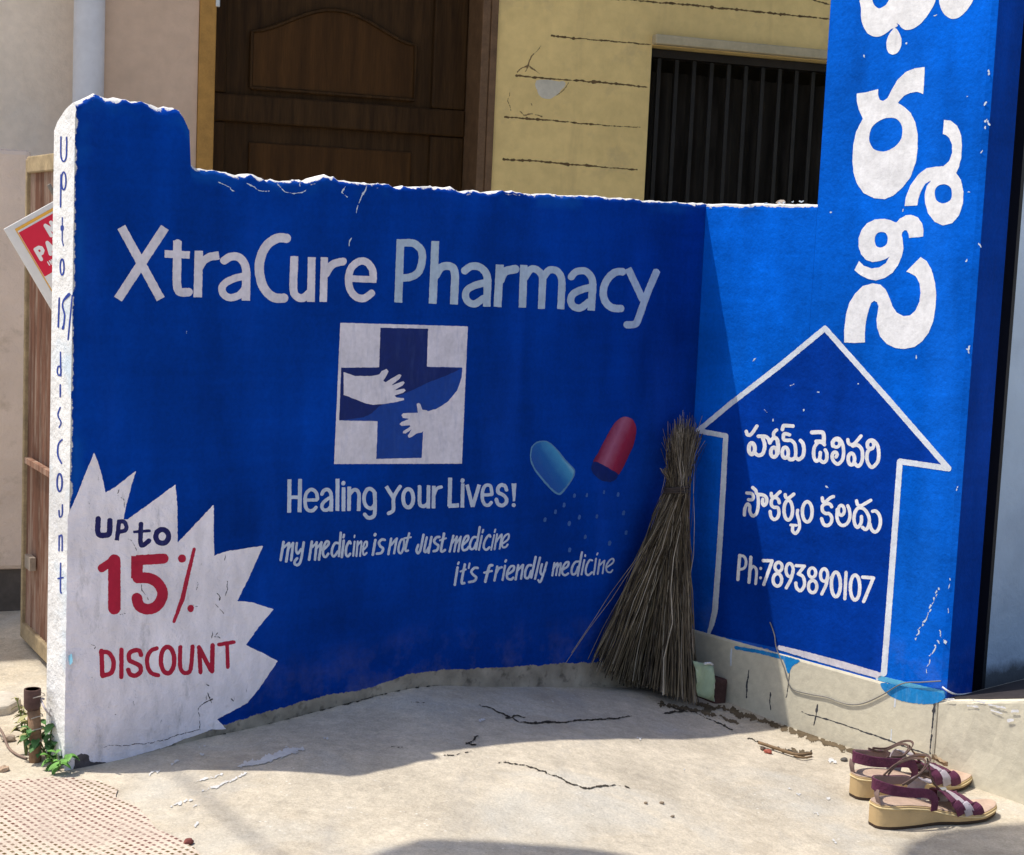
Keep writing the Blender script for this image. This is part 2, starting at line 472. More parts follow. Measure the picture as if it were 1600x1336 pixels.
# ================================================================== LONG BLUE WALL
crest_px = [(85, 196), (92, 182), (104, 169), (125, 155), (150, 148), (172, 153), (185, 155), (205, 157), (225, 160), (245, 162), (265, 164), (280, 170), (291, 184), (297, 205), (297.6, 254), (305, 258),
            (330, 263), (355, 266), (372, 271), (395, 272), (430, 280), (480, 282), (520, 279), (560, 286), (600, 287), (640, 291), (665, 288), (700, 293),
            (740, 297), (780, 300), (850, 303), (900, 305), (960, 309), (1020, 313), (1100, 318), (1125, 320)]
cw = on_W1(crest_px); cu = (cw-CN)@U; cz = cw[:, 2]
U0 = -1.521; UE = 0.085; TH = .084
foot_px = [(95, 1210), (160, 1196), (270, 1160), (339, 1137), (400, 1117), (460, 1100), (520, 1085), (560, 1079), (590, 1070), (640, 1053), (690, 1047), (760, 1044), (880, 1037), (960, 1034), (1060, 1030)]
fwp = on_W1(foot_px); fu = (fwp-CN)@U; fz = fwp[:, 2]
def build_long_wall():
    r = root('boundary_wall', 'low blue compound wall painted with pharmacy name, logo and white discount starburst', 'wall', P(-.75, 0, 0.09))
    us = [U0]; rngl = random.Random(3)
    while us[-1] < UE:
        us.append(us[-1]+.009)
    us[-1] = UE
    step_u = cu[13]; us = sorted([u for u in us if abs(u-step_u) > .006]+[step_u-.0035, step_u-.001, step_u+.001, step_u+.0035])
    us = np.array(us)
    zt = np.interp(us, cu, cz)
    jit = np.random.default_rng(5).normal(0, 1, len(us)); sm = np.convolve(jit, np.ones(4)/4, 'same')
    rough_k = np.where(us < -.55, 1.0, .45)
    zt = zt+(sm*.0034+jit*.0012)*rough_k
    rb = np.clip(.012+.006*np.convolve(np.random.default_rng(6).normal(0, 1, len(us)), np.ones(3)/3, 'same')*rough_k, .005, .026)
    zlow = -.08
    V = []; top = []; foot = []; ncol = None
    lev = np.concatenate([np.linspace(0, .25, 18), np.linspace(.3, .86, 20), np.linspace(.88, 1, 14)])
    for i, u in enumerate(us):
        e = u-U0; col = []
        eb = .006*math.exp(-e/.006)                                     # slightly rounded end corner
        zf = np.interp(u, fu, fz)
        for l in lev:
            z = zlow+(zt[i]-rb[i]-zlow)*l
            nb = .0016*math.sin(31*u+9*z)+.0013*math.sin(17*z-13*u)
            nb *= 0                                                     # front stays plane where lettering lies
            col.append((u, -eb, z)); top.append(min(zt[i]-z-.0045, e-.0012)); foot.append(z-zf)
        for a in (25, 50, 70, 90):
            aa = rad(a)
            jz = rngl.uniform(-.002, .002)*rough_k[i]
            col.append((u, -rb[i]*(1-math.cos(aa)), zt[i]-rb[i]+rb[i]*math.sin(aa)+jz)); top.append({25: .0042, 50: .0012, 70: -.0016, 90: -.012}[a]); foot.append(1)
        back = .022*math.exp(-max(0, e)/.03)
        col.append((u, -TH*.5, zt[i]-.002-back*.3)); top.append(-.05); foot.append(1)
        col.append((u, -TH+.012, zt[i]-.006-back)); top.append(-.05); foot.append(1)
        col.append((u, -TH, zt[i]-.02-back)); top.append(-.05); foot.append(1)
        col.append((u, -TH, zlow)); top.append(-.05); foot.append(1)
        ncol = len(col); V += [P(*q) for q in col]
    F = []
    for i in range(len(us)-1):
        for k in range(ncol-1):
            a = i*ncol+k; b = a+ncol
            F.append((a, b, b+1, a+1))
    # finely divided end face (whitewashed)
    Vn = len(V)
    endp = [V[k] for k in range(ncol)]
    F.append(tuple(range(ncol))[::-1])
    lastc = (len(us)-1)*ncol; F.append(tuple(lastc+k for k in range(ncol)))
    o = mesh('wall_body', V, F, None, r, mats=[M['wall'], M['white_plaster']])
    me = o.data
    at = me.attributes.new('top', 'FLOAT', 'POINT'); at.data.foreach_set('value', np.array(top, np.float32))
    af = me.attributes.new('foot', 'FLOAT', 'POINT'); af.data.foreach_set('value', np.array(foot, np.float32))
    me.polygons[len(me.polygons)-2].material_index = 1
    for p in me.polygons: p.use_smooth = len(p.vertices) == 4 and True
    return r
WALL1 = build_long_wall()

# --- lettering data (strokes read off the painted signs, in px of the photograph) ---
T1 = (160, 330, .2875, """
b48 103,86 317,478
b50 340,88 85,478
q46 408,160 405,330 406,400 420,438 473,440
b40 338,232 475,238
b46 524,215 518,468
s43 530,300 552,268 590,245
b44 582,248 634,240
s44 662,268 695,248 740,250 772,285 782,340 780,460
b46 782,330 780,486
s40 775,352 720,365 668,390 650,420 662,455 700,470 745,455 772,425
q50 1005,148 950,147 890,190 856,270 856,350 880,420 930,468 992,472
s43 1043,265 1038,420 1055,462 1090,472 1130,440
b43 1043,245 1041,330
b42 1138,250 1133,493
b40 1207,250 1200,493
q42 1212,345 1250,290 1313,272
b36 1345,366 1490,372
s40 1472,365 1468,320 1440,280 1400,272 1355,305 1338,360 1345,420 1375,463 1420,474 1462,446
""")
T2 = (590, 340, .29375, """
b42 122,115 110,452
s40 130,134 190,137 230,170 238,220 220,285 180,315 122,322
b42 307,125 293,458
s42 312,305 335,268 370,257 402,270 412,315 408,400
b42 412,330 406,462
s40 464,282 497,260 540,262 576,295 585,345 582,420
b40 586,330 580,474
s38 578,345 520,360 477,385 468,420 485,450 520,458 562,430
b42 650,250 638,475
q44 652,335 678,288 738,273
b40 778,252 770,478
s38 782,320 815,275 850,280 876,315 875,390
b38 878,340 871,486
s38 880,320 910,282 950,282 978,322 980,390
b38 981,350 974,487
s38 1030,315 1057,288 1105,285 1138,320 1145,370 1140,430
b40 1145,350 1136,495
s38 1137,370 1080,385 1037,410 1027,445 1045,474 1080,480 1122,450
q40 1306,288 1265,291 1225,325 1202,380 1208,440 1245,478 1298,484
b38 1332,270 1412,440
q38 1487,280 1432,410 1390,530 1370,566 1322,570
""")
painted('shop_name_lettering', [T1], on_W1, M['lilac'], WALL1, .0024, .6, .5, .3, 11)
painted('shop_name_lettering', [T2], on_W1, M['pale'], WALL1, .0024, .6, .5, .3, 12)  # second half of the name in a bluer tint
LG = (420, 480, .25)
lp = painted('logo_panel', [(*LG, "p 447,97 1244,120 1207,978 408,980")], on_W1, M['lilac'], WALL1, .0018, .6, .5, .3, 13)
painted('logo_cross', [(*LG, """p 698,128 995,135 988,372 1210,377 1205,440 1178,520 1120,590 1050,635 985,652 960,655 965,780 955,942 672,948 680,712 440,708 452,378 690,376""")],
        on_W1, M['logo_mid'], lp, .0024, .6, .5, .3, 14)
painted('cross_shading', [(*LG, """p 698,129 995,136 988,373 1204,383 1100,432 1000,470 880,525 790,562 690,620 640,665 590,690 441,706 453,380 690,377""")],
        on_W1, M['logo_dark'], lp, .0030, .6, .8, .2, 15)
painted('painted_hand', [(*LG, """p 468,405 540,430 640,430 690,420 705,400 735,386 748,400 735,430 715,460 730,470 760,450 815,418 830,425 820,445 765,490 840,462 850,472 838,488 785,520 845,508 855,520 840,535 785,552 800,565 845,568 845,580 800,592 720,605 650,610 600,600 540,575 468,548
p 990,645 960,642 946,604 936,598 924,604 930,640 932,660 840,662 828,675 838,692 880,698 830,718 818,730 830,742 880,738 886,746 840,775 838,788 855,790 892,764 868,805 876,818 890,812 922,790 960,782 1010,700""")],
        on_W1, M['lilac'], lp, .0036, .5, .45, .3, 16)
H1 = (430, 740, .11875, """
b52 188,75 184,515
b52 328,70 320,508
l46 200,312 310,310
l42 400,348 545,347
s46 555,335 543,260 500,215 450,217 405,270 393,350 400,430 430,480 490,488 537,445
s48 615,270 640,225 690,210 728,250 740,330 737,430
b50 740,330 736,498
s44 735,310 680,340 627,390 615,440 640,478 690,475 727,440
b50 820,68 818,492
l52 898,122 896,130
b50 900,180 898,496
b50 975,172 970,492
s48 985,265 1030,217 1078,222 1103,280 1102,380
b50 1104,340 1098,492
s48 1312,320 1300,240 1250,200 1200,220 1170,300 1175,380 1210,440 1270,455 1312,400
s50 1312,255 1310,510 1280,572 1220,580 1178,538
""")
H2 = (600, 740, .1375, """
b44 25,145 108,278
s42 182,148 112,268 108,400 90,432 52,452
o44 275,280 58,105
s42 405,150 405,330 430,370 470,365 503,330
b42 405,138 405,220
b42 506,133 502,396
b42 566,138 562,396
s36 570,245 600,172 650,152
b46 752,46 744,372
b46 732,368 852,360
l46 892,75 891,84
b42 895,112 890,386
b42 943,125 1006,378
b42 1082,126 1008,378
l36 1118,245 1225,238
s38 1226,232 1215,150 1180,130 1140,150 1118,220 1120,300 1150,353 1190,358 1218,328
s42 1392,185 1375,142 1330,130 1295,165 1300,215 1350,240 1390,285 1385,335 1340,363 1295,343 1277,295
b44 1476,112,56 1478,315,26
l44 1474,357 1475,360
""")
painted('tagline_lettering', [H1, H2], on_W1, M['slogan'], WALL1, .0024, .42, .4, .4, 17)
M1 = (430, 820, .11875, """
l36 110,228 72,462
l30 110,300 180,240
l36 182,243 145,482
l30 170,320 236,240
l34 236,240 210,466
s32 285,242 275,330 298,378 340,320
s34 376,232 345,430 325,500 292,530 258,515 258,478 288,442
l34 482,222 446,458
l28 480,300 548,235
l34 545,232 524,458
l28 545,310 610,232
l34 608,232 575,458
s32 628,335 695,268 705,228 672,222 635,300 630,390 662,424 698,380
s32 842,245 790,240 752,310 745,385 775,415 826,350
l32 863,105 838,412
l30 905,132 898,165
l34 902,210 876,424
s32 992,245 975,220 938,290 930,380 955,416 986,380
l20 1046,138 1041,168
l26 1045,222 1026,408
l26 1085,218 1069,412
s24 1080,280 1125,220 1135,250 1116,412
s25 1160,330 1203,280 1205,222 1175,240 1154,330 1166,396 1203,370
l40 1316,126 1312,134
l34 1318,200 1284,394
s34 1440,198 1402,195 1366,232 1380,280 1418,312 1398,368 1338,380
""")
M2 = (600, 820, .13125, """
l28 85,165 52,350
s26 85,240 150,165 145,200 120,340
s27 236,178 204,180 175,260 175,320 205,335 235,262 238,196 236,178
s26 300,102 258,270 260,310 285,306
l22 240,162 320,147
s29 470,118 435,290 404,338 388,300 408,240
s28 510,150 480,290 495,325 535,270
l29 565,145 530,332
s30 660,145 625,150 596,190 615,225 648,248 630,302 590,314
s30 715,105 680,290 695,318 725,300
l22 665,185 738,160
l26 826,130 781,318
s22 810,220 868,145
l25 868,142 836,318
s22 855,230 914,145
l25 914,142 884,316
s27 938,240 998,180 1000,132 965,150 932,240 942,300 985,293 1008,262
s27 1100,148 1060,152 1026,222 1030,285 1070,278 1097,215
l27 1140,28 1096,292
l22 1182,60 1172,92
l24 1165,132 1130,298
s27 1266,142 1250,122 1206,180 1186,260 1215,298 1256,268
l20 1326,57 1316,88
l20 1312,120 1276,298
s22 1346,112 1316,292
s22 1335,205 1395,118 1400,150 1376,285
s22 1412,225 1478,170 1484,112 1440,132 1406,200 1412,264 1448,264 1472,234
""")
M3 = (700, 855, .16875, """
l18 100,140 93,156
l23 88,188 63,348
s23 156,160 126,320 150,333
l18 116,225 164,205
l17 200,150 192,192
s23 274,192 245,192 216,226 236,258 260,278 248,310 196,323
s25 410,168 386,172 370,220 345,320
l20 336,236 404,220
l22 456,180 430,308
s21 450,236 472,196 498,186
l20 537,120 531,134
l20 528,172 505,303
s22 552,250 603,216 610,178 576,182 548,240 550,288 585,298 603,282
l21 650,167 626,298
s20 645,215 693,164 690,200 676,292
s22 770,168 740,172 716,226 716,280 745,282 770,220
l22 812,90 771,282
l20 852,97 806,292
s20 870,157 856,230 876,256 900,205
s20 915,142 870,288 850,323 836,306
l19 985,147 966,262
s17 980,195 1015,148 1000,260
s17 1010,195 1045,148 1030,260
s20 1060,210 1108,176 1115,138 1086,148 1060,200 1060,243 1086,260 1113,242
s20 1205,132 1175,142 1146,196 1150,248 1180,243 1205,182
l20 1240,47 1201,262
l16 1271,72 1269,84
l18 1262,120 1236,252
s19 1335,122 1310,122 1281,180 1276,238 1300,258 1333,232
l14 1386,55 1380,70
l16 1371,105 1350,252
l16 1405,117 1386,248
s15 1400,172 1448,124 1445,150 1431,242
s15 1466,190 1528,142 1530,108 1500,118 1466,172 1471,222 1504,233 1523,212
""")
painted('motto_lettering', [M1, M2], on_W1, M['slogan'], WALL1, .0024, .36, .3, .5, 18)
painted('motto_lettering', [M3], on_W1, M['slogan'], WALL1, .0024, .36, .3, .5, 19)

star = [(106, 806), (116, 783), (147, 707), (153, 722), (158, 737), (165, 770), (183, 759), (213, 735), (206, 757), (196, 795), (193, 812), (199, 812), (236, 785), (274, 757), (276, 775), (277, 788), (277.5, 848),
        (306, 818), (334, 788), (334, 847), (335, 868), (354, 861), (411, 853), (392, 896), (371, 939), (394, 941), (428, 952), (405, 979), (384, 1008), (408, 1019), (434, 1033), (408, 1072), (387, 1098),
        (362, 1112), (339, 1124), (346, 1131), (353, 1139), (330, 1140), (316, 1146), (290, 1154), (262, 1166), (220, 1178), (170, 1193), (168, 1206), (135, 1212), (122, 1196), (104, 1209), (100, 1204)]
sb = painted('discount_starburst', [('p', np.array([(x, y, 0) for x, y in star]))], on_W1, M['starburst'], WALL1, .0018, .7, .9, .25, 21)
UT = (140, 800, .13473, """
s64 100,80 95,220 122,268 210,264 232,225 236,100
b50 345,90 315,330
s48 340,112 400,115 427,170 408,215 345,228
s54 597,140 590,350 620,385 690,332
l34 520,232 694,218
o62 842,283 74,80
""")
painted('discount_lettering', [UT], on_W1, M['navy'], sb, .0026, .5, .6, .35, 22)
R15 = (140, 800, .13473, """
l145 287,565 287,1115
l95 142,652 300,545
b118 540,560 820,543
l116 820,543 858,540
b134 550,510 548,770
s125 560,765 690,768 795,830 848,950 790,1080 680,1128 580,1090 548,1000
l44 1212,432,38 1110,860,52 1080,1000,52 978,1272,34
o42 1072,540 26,28
l50 1072,535 1073,545
o36 1173,1118 20,26
l44 1173,1112 1174,1124
""")
D8 = (140, 985, .15, """
l48 125,215 132,470
s48 120,228 190,230 240,290 250,360 225,440 135,475
l46 332,202 331,486
s48 535,255 520,215 470,207 415,240 415,310 470,340 525,372 530,430 480,470 425,458 402,412
s44 698,187 640,212 600,290 610,390 650,448 715,468
o48 812,310 70,138
s44 945,175 943,370 980,440 1040,430 1060,350 1072,170
l44 1140,175 1156,436
l46 1145,185 1260,410
l48 1281,158 1276,425
l40 1348,148 1500,122
l40 1432,145 1440,380
""")
painted('discount_lettering', [R15, D8], on_W1, M['red'], sb, .0026, .5, .6, .35, 23)
crk = [('l', np.array([(a, b, w) for a, b, w in q])) for q in [
    [(322, 1086, 3), (328, 1090, 5), (332, 1094, 3)], [(332, 1092, 4), (322, 1096, 3.5), (314, 1101, 2.5), (309, 1108, 2), (311, 1120, 2), (313, 1132, 2.2), (312, 1142, 2.4)],
    [(322, 1068, 2.5), (326, 1072, 3)], [(340, 925, 3), (345, 932, 5), (341, 938, 3)], [(337, 944, 1.5), (344, 952, 2), (350, 958, 2.5)], [(355, 905, 1.2), (357, 920, 1.5), (352, 930, 1.2)],
    [(332, 988, 2.5), (330, 998, 1.5)], [(341, 990, 3), (335, 995, 2), (345, 997, 2)], [(186, 764, 1.2), (184, 772, 1.6), (192, 780, 1.4), (195, 790, 1.6)], [(350, 868, 1.4), (352, 876, 1.8)],
    [(308, 908, 1.2), (309, 920, 1.6)], [(142, 1008, 1.2), (150, 1010, 1.6), (147, 1016, 1)], [(203, 842, 1), (211, 852, 1.4), (214, 862, 1)], [(221, 912, 1.2), (222, 921, 1.8), (230, 930, 1.2), (231, 936, 1)],
    [(300, 945, 1), (306, 948, 1.6)], [(190, 960, 1), (197, 958, 1.4)], [(160, 1166, 1.2), (200, 1165, 1.6), (240, 1160, 1.4), (275, 1150, 2), (300, 1143, 1.6), (312, 1138, 2)],
    [(144, 1058, 1), (147, 1066, 1.4)], [(126, 1130, 1), (124, 1142, 1.6)], [(360, 1090, 2), (364, 1096, 3)], [(208, 1095, 1.2), (209, 1104, 1.4)], [(180, 1112, 1), (182, 1120, 1.4)]]]
painted('plaster_crack', jag(crk, .42, 1.3, 3), on_W1, M['crack'], sb, .0030, .35, .7, .6, 24)
painted('broken_plaster', [('P', np.array([(x, y, 0) for x, y in [(118, 1185), (126, 1178), (139, 1180), (141, 1190), (158, 1191), (170, 1194), (168, 1207), (132, 1216), (112, 1212), (115, 1200)]]))], on_W1,
        simple('damp broken plaster', (.09, .08, .085), .95, .4, 60, .1), sb, .0034, .5, 1.4, .3, 25)

# end face lettering
ENDP = P(U0-.0003, 0, 0)
def on_end(xy, off=0.0): return on_plane(xy, ENDP-U*off, U)
E1 = (70, 160, .29925, """
s8 84,180 84,280 98,308 112,280 114,182
o8 98,410 12,46
l8 84,380 82,546
l6 91,602 90,720 97,748
l18 90,650 90,662
o8 90,860 10,42
l9 75,1022 70,1172
s9 126,1003,18 110,1020,15 95,1040,8 93,1070,9 103,1110,9 98,1165,9
l14 96,1172 94,1180
l8 143,1008 121,1238
""")
E2 = (60, 520, .3297, """
l7 104,92 106,205
o7 98,180 9,22
l7 103,247 103,303
s7 103,354 92,390 107,425 98,448
s8 112,507 94,530 92,580 109,618
o8 100,710 12,42
s7 97,842 100,872 112,862 113,815
l7 98,962 97,1033
s7 99,968 111,962 112,1033
s7 105,1092 104,1215 109,1233
l7 93,1165 117,1160
""")
painted('end_lettering', [E1, E2], on_end, M['pen'], WALL1, .0008, .3, .25, .4, 26)
painted('blue_smudge', [(60, 960, .3297, "s7 138,238 146,196 151,236 156,190 158,230")], on_end, m_paint("washed cyan", (.22, .52, .70)), WALL1, .0008, .3, 1.0, .6, 27)

# painted capsules (artwork with its own brushed highlights)
CP = (820, 640, .19467)
def m_capsule(name, stops, ang, org, wid):
    n = NT(name)
    p0 = on_W1([org])[0]; a = np.array([math.cos(ang), math.sin(ang)])
    sc = np.linalg.norm(on_W1([(org[0]+1, org[1])])[0]-p0)
    # wall coordinates across the capsule
    base = worldloc(WALL1)
    d = U*a[0]/1.15 - Z*a[1]
    v = n.node('ShaderNodeVectorMath', operation='DOT_PRODUCT'); n.link(n.co, v.inputs[0]); v.inputs[1].default_value = tuple(d/(wid*sc))
    off = float(np.dot(p0-base, d/(wid*sc)))
    f = n.math('SUBTRACT', v.outputs['Value'], off)
    f = n.math('ADD', f, n.math('MULTIPLY', n.math('SUBTRACT', n.noise(60, 4), .5), .12))
    r = n.node('ShaderNodeValToRGB'); n.link(f, r.inputs[0])
    e = r.color_ramp.elements; e[0].position = stops[0][0]; e[0].color = (*stops[0][1], 1); e[1].position = stops[-1][0]; e[1].color = (*stops[-1][1], 1)
    for q, cc in stops[1:-1]: x = e.new(q); x.color = (*cc, 1)
    plaster_bump(n, .7); return n.done(r.outputs[0], .5, .3)
mcb = m_capsule('blue capsule artwork', [(0, (.005, .06, .30)), (.30, (.006, .10, .34)), (.55, (.05, .27, .48)), (.66, (.24, .46, .58)), (.80, (.27, .49, .60)), (.84, (.01, .07, .28)), (1, (.05, .17, .38))], rad(-38), (832, 727), 62)
mcr = m_capsule('red capsule artwork', [(0, (.06, .003, .03)), (.12, (.20, .012, .05)), (.32, (.34, .10, .17)), (.55, (.26, .012, .045)), (.80, (.15, .004, .03)), (1, (.05, .001, .03))], rad(27), (936, 690), 60)
cb = painted('painted_capsule', [(*CP, "P 45,330 60,290 100,258 165,250 215,275 270,330 330,405 385,460 403,490 395,540 350,610 300,675 270,685 220,655 150,580 80,490 45,410")], on_W1, m_paint('capsule rim paint', (.10, .24, .42)), WALL1, .0024, .4, .5, .3, 28)
cb['label'] = 'light blue open capsule half painted beside the motto'
painted('capsule_body', [(*CP, "P 55,345 66,300 105,266 163,258 208,282 262,338 322,412 376,466 392,492 384,536 342,600 296,655 268,668 222,636 158,566 90,480 55,405")], on_W1, mcb, cb, .0030, .4, .8, .3, 29)
cr_ = painted('painted_capsule', [(*CP, "P 550,420 590,345 650,230 700,140 745,85 800,58 855,72 888,120 893,190 870,290 820,400 770,500 740,520 690,490 620,440")], on_W1, mcr, WALL1, .0024, .4, .6, .3, 30)
cr_['label'] = 'red capsule half painted near the corner'
painted('capsule_mouth', [(*CP, "P 548,425 580,420 640,450 700,485 745,515 735,555 690,580 620,570 560,525 535,475")], on_W1, M['logo_dark'], cr_, .0030, .4, .6, .3, 31)
dots = [(400, 690, 20, .5), (500, 685, 16, 1), (637, 660, 14, .8), (750, 680, 22, .3), (317, 765, 22, .5), (247, 818, 22, .6), (163, 882, 22, .7), (440, 862, 22, .5), (580, 855, 18, .5), (795, 828, 22, .4), (358, 912, 24, .6), (487, 1020, 20, .4), (362, 1125, 24, .5), (683, 1070, 24, .3), (815, 985, 22, .3)]
sp = painted('powder_specks', [(*CP, '\n'.join('l%g %g,%g %g,%g' % (s, x, y-6, x-3, y+10) for x, y, s, k in dots))], on_W1, m_paint('powder paint', (.045, .12, .36), (.03, .10, .34), .2), WALL1, .0024, .4, .7, .5, 32)

# ================================================================== SHORT WALL WITH SIGN PILLAR
zb2 = .160; T1w, T2w = .316, .713; TK = .094
def build_pillar_wall():
    r = root('sign_pillar', 'bright blue pillar and short wall with big white Telugu letters and delivery arrow', 'pillar', P(.04, .5, 0.0))
    ts = np.concatenate([np.linspace(-.004, T1w-.001, 26), [T1w], np.linspace(T1w+.004, T2w, 30)])
    rg = np.random.default_rng(9)
    V = []; top = []; foot = []; F = []
    zlev_low = np.concatenate([np.linspace(-.05, .3, 14), np.linspace(.36, 1.0, 14)])
    # front as a fine grid, low part
    def slab(tlist, ztop, zn):
        n0 = len(V); zs = np.concatenate([np.linspace(-.05, .3, 12), np.linspace(.34, ztop-.012, zn)])
        cols = []
        jz = np.convolve(rg.normal(0, 1, len(tlist)), np.ones(3)/3, 'same')*.0016*(1 if ztop < 2 else 0)
        for k, t in enumerate(tlist):
            zt = ztop+jz[k]; col = []
            sb_ = .005*math.exp(-abs(T2w-t)/.004)
            for z in zs: col.append((sb_, t, z)); top.append(.06 if ztop > 2 else zt-z-.003); foot.append(z-zb2-.0)
            for a in (35, 65, 90):
                col.append((.007*(1-math.cos(rad(a))), t, zt-.007+.007*math.sin(rad(a)))); top.append(-.004 if ztop < 2 else .06); foot.append(1)
            col.append((TK, t, zt)); top.append(-.03 if ztop < 2 else .06); foot.append(1)
            col.append((TK, t, -.05)); top.append(.1); foot.append(1)
            cols.append(col)
        nc = len(cols[0])
        for col in cols: V.extend(P(*q) for q in col)
        for i in range(len(cols)-1):
            for k in range(nc-1):
                a = n0+i*nc+k; b = a+nc; F.append((b, a, a+1, b+1))
        F.append(tuple(n0+k for k in range(nc)))
        if ztop > 2:
            e0 = len(V); lst = n0+(len(cols)-1)*nc; tt = tlist[-1]
            zz = list(zs)+[ztop]
            for z in zz:
                for u in (.005, TK): V.append(P(u, tt, z)); top.append(.06); foot.append(z-zb2)
            for k in range(len(zz)-1): F.append((e0+2*k, e0+2*k+2, e0+2*k+3, e0+2*k+1))
        else: F.append(tuple(n0+(len(cols)-1)*nc+k for k in range(nc))[::-1])
    slab(list(np.linspace(0.0, T1w-.0005, 28)), 1.134, 26)
    slab(list(np.linspace(T1w, T2w, 34)), 2.35, 40)
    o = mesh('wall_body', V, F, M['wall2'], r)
    at = o.data.attributes.new('top', 'FLOAT', 'POINT'); at.data.foreach_set('value', np.array(top, np.float32))
    af = o.data.attributes.new('foot', 'FLOAT', 'POINT'); af.data.foreach_set('value', np.array(foot, np.float32))
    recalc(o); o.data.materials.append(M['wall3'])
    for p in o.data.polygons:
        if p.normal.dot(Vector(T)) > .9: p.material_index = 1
    return r
WALL2 = build_pillar_wall()
painted('arrow_field', [('p', np.array([(x, y, 0) for x, y in [(1289, 516), (1386, 625), (1480, 732), (1406, 722), (1394, 890), (1380, 1058), (1300, 1036), (1230, 1016), (1108, 990), (1117, 963), (1128, 800), (1134, 681), (1092, 674)]]))], on_W2, M['arrow'], WALL2, .0012, .7, .5, .3, 41)
painted('arrow_outline', [('l', np.array([(1107, 991, 5), (1112, 976, 8), (1117, 955, 9), (1124, 860, 8.5), (1130, 760, 8.5), (1134, 681, 8), (1091, 673, 8), (1140, 632, 8), (1219, 571, 8.5), (1289, 513, 8.5), (1386, 622, 9), (1482, 732, 9), (1406, 721, 9), (1398, 830, 9.5), (1389, 950, 9.5), (1381, 1052, 9.5), (1371, 1060, 6)]))],
        on_W2, M['wash'], WALL2, .0020, .5, .5, .35, 42)
A1 = (1150, 650, .075, """
s74 215,322 232,380 275,398 320,375 370,310 435,212
o84 330,680 62,118
s78 400,770 450,815 510,815 565,770 598,650 590,560 560,470
s76 465,422 600,425 670,470 704,560
s74 704,560 745,490 800,440
s82 800,455 850,480 872,560 880,680 866,780
s70 790,450 782,370 815,315 845,290
o80 790,755 66,98
s76 968,282 985,215 1020,200 1185,210
s72 1115,392 1010,370 985,430 995,490 1060,508 1150,510 1225,590 1245,750 1235,860
o76 1025,765 64,112
s78 1075,850 1120,900 1175,905 1240,870 1310,905 1395,830 1415,690 1392,570 1345,512
""")
A2 = (1260, 660, .08125, """
s78 108,192 290,190 330,230 335,330 330,390
l68 185,362 335,365
s68 347,428 300,385 220,390 150,490 140,640 175,735 215,735 255,690 268,580
s68 262,715 300,755 345,765 388,710 392,600 362,530
o62 575,405 66,72
s66 508,455 502,380 560,312 640,325 700,430 715,600 690,720 610,800 540,765 495,680 510,595 560,570 592,615 570,665
s66 795,332 815,405 880,430 955,375 1050,262
s70 890,452 990,440 1068,530 1080,680 1050,790 990,842 935,795
o70 865,705 62,112
o64 1235,430 62,74
s68 1180,480 1172,400 1220,345 1290,352 1365,440 1392,600 1368,760 1260,862 1185,780 1162,660 1190,545 1270,500
""")
A3 = (1150, 750, .08125, """
s62 163,675 168,560 215,462 262,500 265,600 318,690 388,650 422,540 430,400 420,300
s62 208,250 300,262 335,320 310,378 240,378
s66 322,148 378,200 410,270 530,290 588,350 585,440 542,488 510,445 515,370
s64 676,258 692,325 755,310 848,225
s64 832,438 810,370 745,335 685,385 682,480 735,528 800,530 828,620 800,720 730,758 672,700 657,605
s64 945,282 962,340 1020,342 1112,270
o66 1005,580 82,190
s62 1186,582 1180,660 1215,800 1215,930 1150,1025 1092,985 1090,900
l52 1052,866 1160,872
o66 1370,612 94,195
""")
A4 = (1275, 760, .071875, """
s72 135,250 150,325 215,330 300,255 378,222
s74 340,440 300,385 215,375 140,430 142,530 210,588 290,598 345,690 320,800 240,852 165,820 122,705
o70 550,520 66,108
s72 462,500 458,690 510,812 590,850 680,800 735,680 730,530 690,420
s72 882,312 905,400 980,418 1070,372 1190,302
s74 988,655 980,790 905,890 845,820 825,700 850,560 920,470 1025,480 1115,580 1160,730 1130,890 1070,935 1010,890
s74 1232,540 1305,540 1378,630 1400,780 1360,930 1280,992 1205,930 1168,810
""")
PH = (1140, 855, .15, """
l33 105,84 86,338
s28 106,90 150,97 172,150 155,214 98,236
l33 222,103 202,366
s29 210,245 245,200 280,245 271,380
l30 325,219 325,222
l28 322,318 322,321
l34 350,140 444,142 356,388
o33 510,205 37,48
o34 498,340 45,65
o33 625,238 38,68
s34 660,250 640,330 590,424
l33 692,192 780,197 718,275
s34 715,278 765,308 780,390 740,453 697,422 690,372
o33 860,265 37,50
o34 865,410 44,64
o33 985,290 38,66
s34 1020,305 1005,390 960,488
o36 1107,388 47,128
l34 1213,263 1200,536
o36 1307,420 49,130
l36 1386,312 1498,320 1397,566
""")
painted('delivery_lettering', [A1, A2], on_W2, M['white'], WALL2, .0020, .34, .3, .45, 43)
painted('delivery_lettering', [A3, A4], on_W2, M['white'], WALL2, .0020, .34, .3, .45, 44)
painted('phone_lettering', [PH], on_W2, M['white'], WALL2, .0020, .34, .3, .45, 45)
B1 = (1320, 0, .1375, """
P 200,0 185,100 190,230 230,340 290,400 370,417 450,390 520,335 585,262
P 585,262 640,312 700,340 790,320 880,250 950,160 1010,60 1032,-20 1000,-130 900,-210 600,-230 300,-190 215,-80 200,0 300,200
H 315,0 330,50 390,95 460,60 500,0 500,-60 410,-120 330,-60
P 1070,0 1090,90 1140,170 1220,215 1310,190 1390,110 1450,20 1470,-80 1300,-160 1080,-140
P 572,318 610,360 640,430 640,520 600,595 540,620 490,590 472,520 485,430 525,360
""")
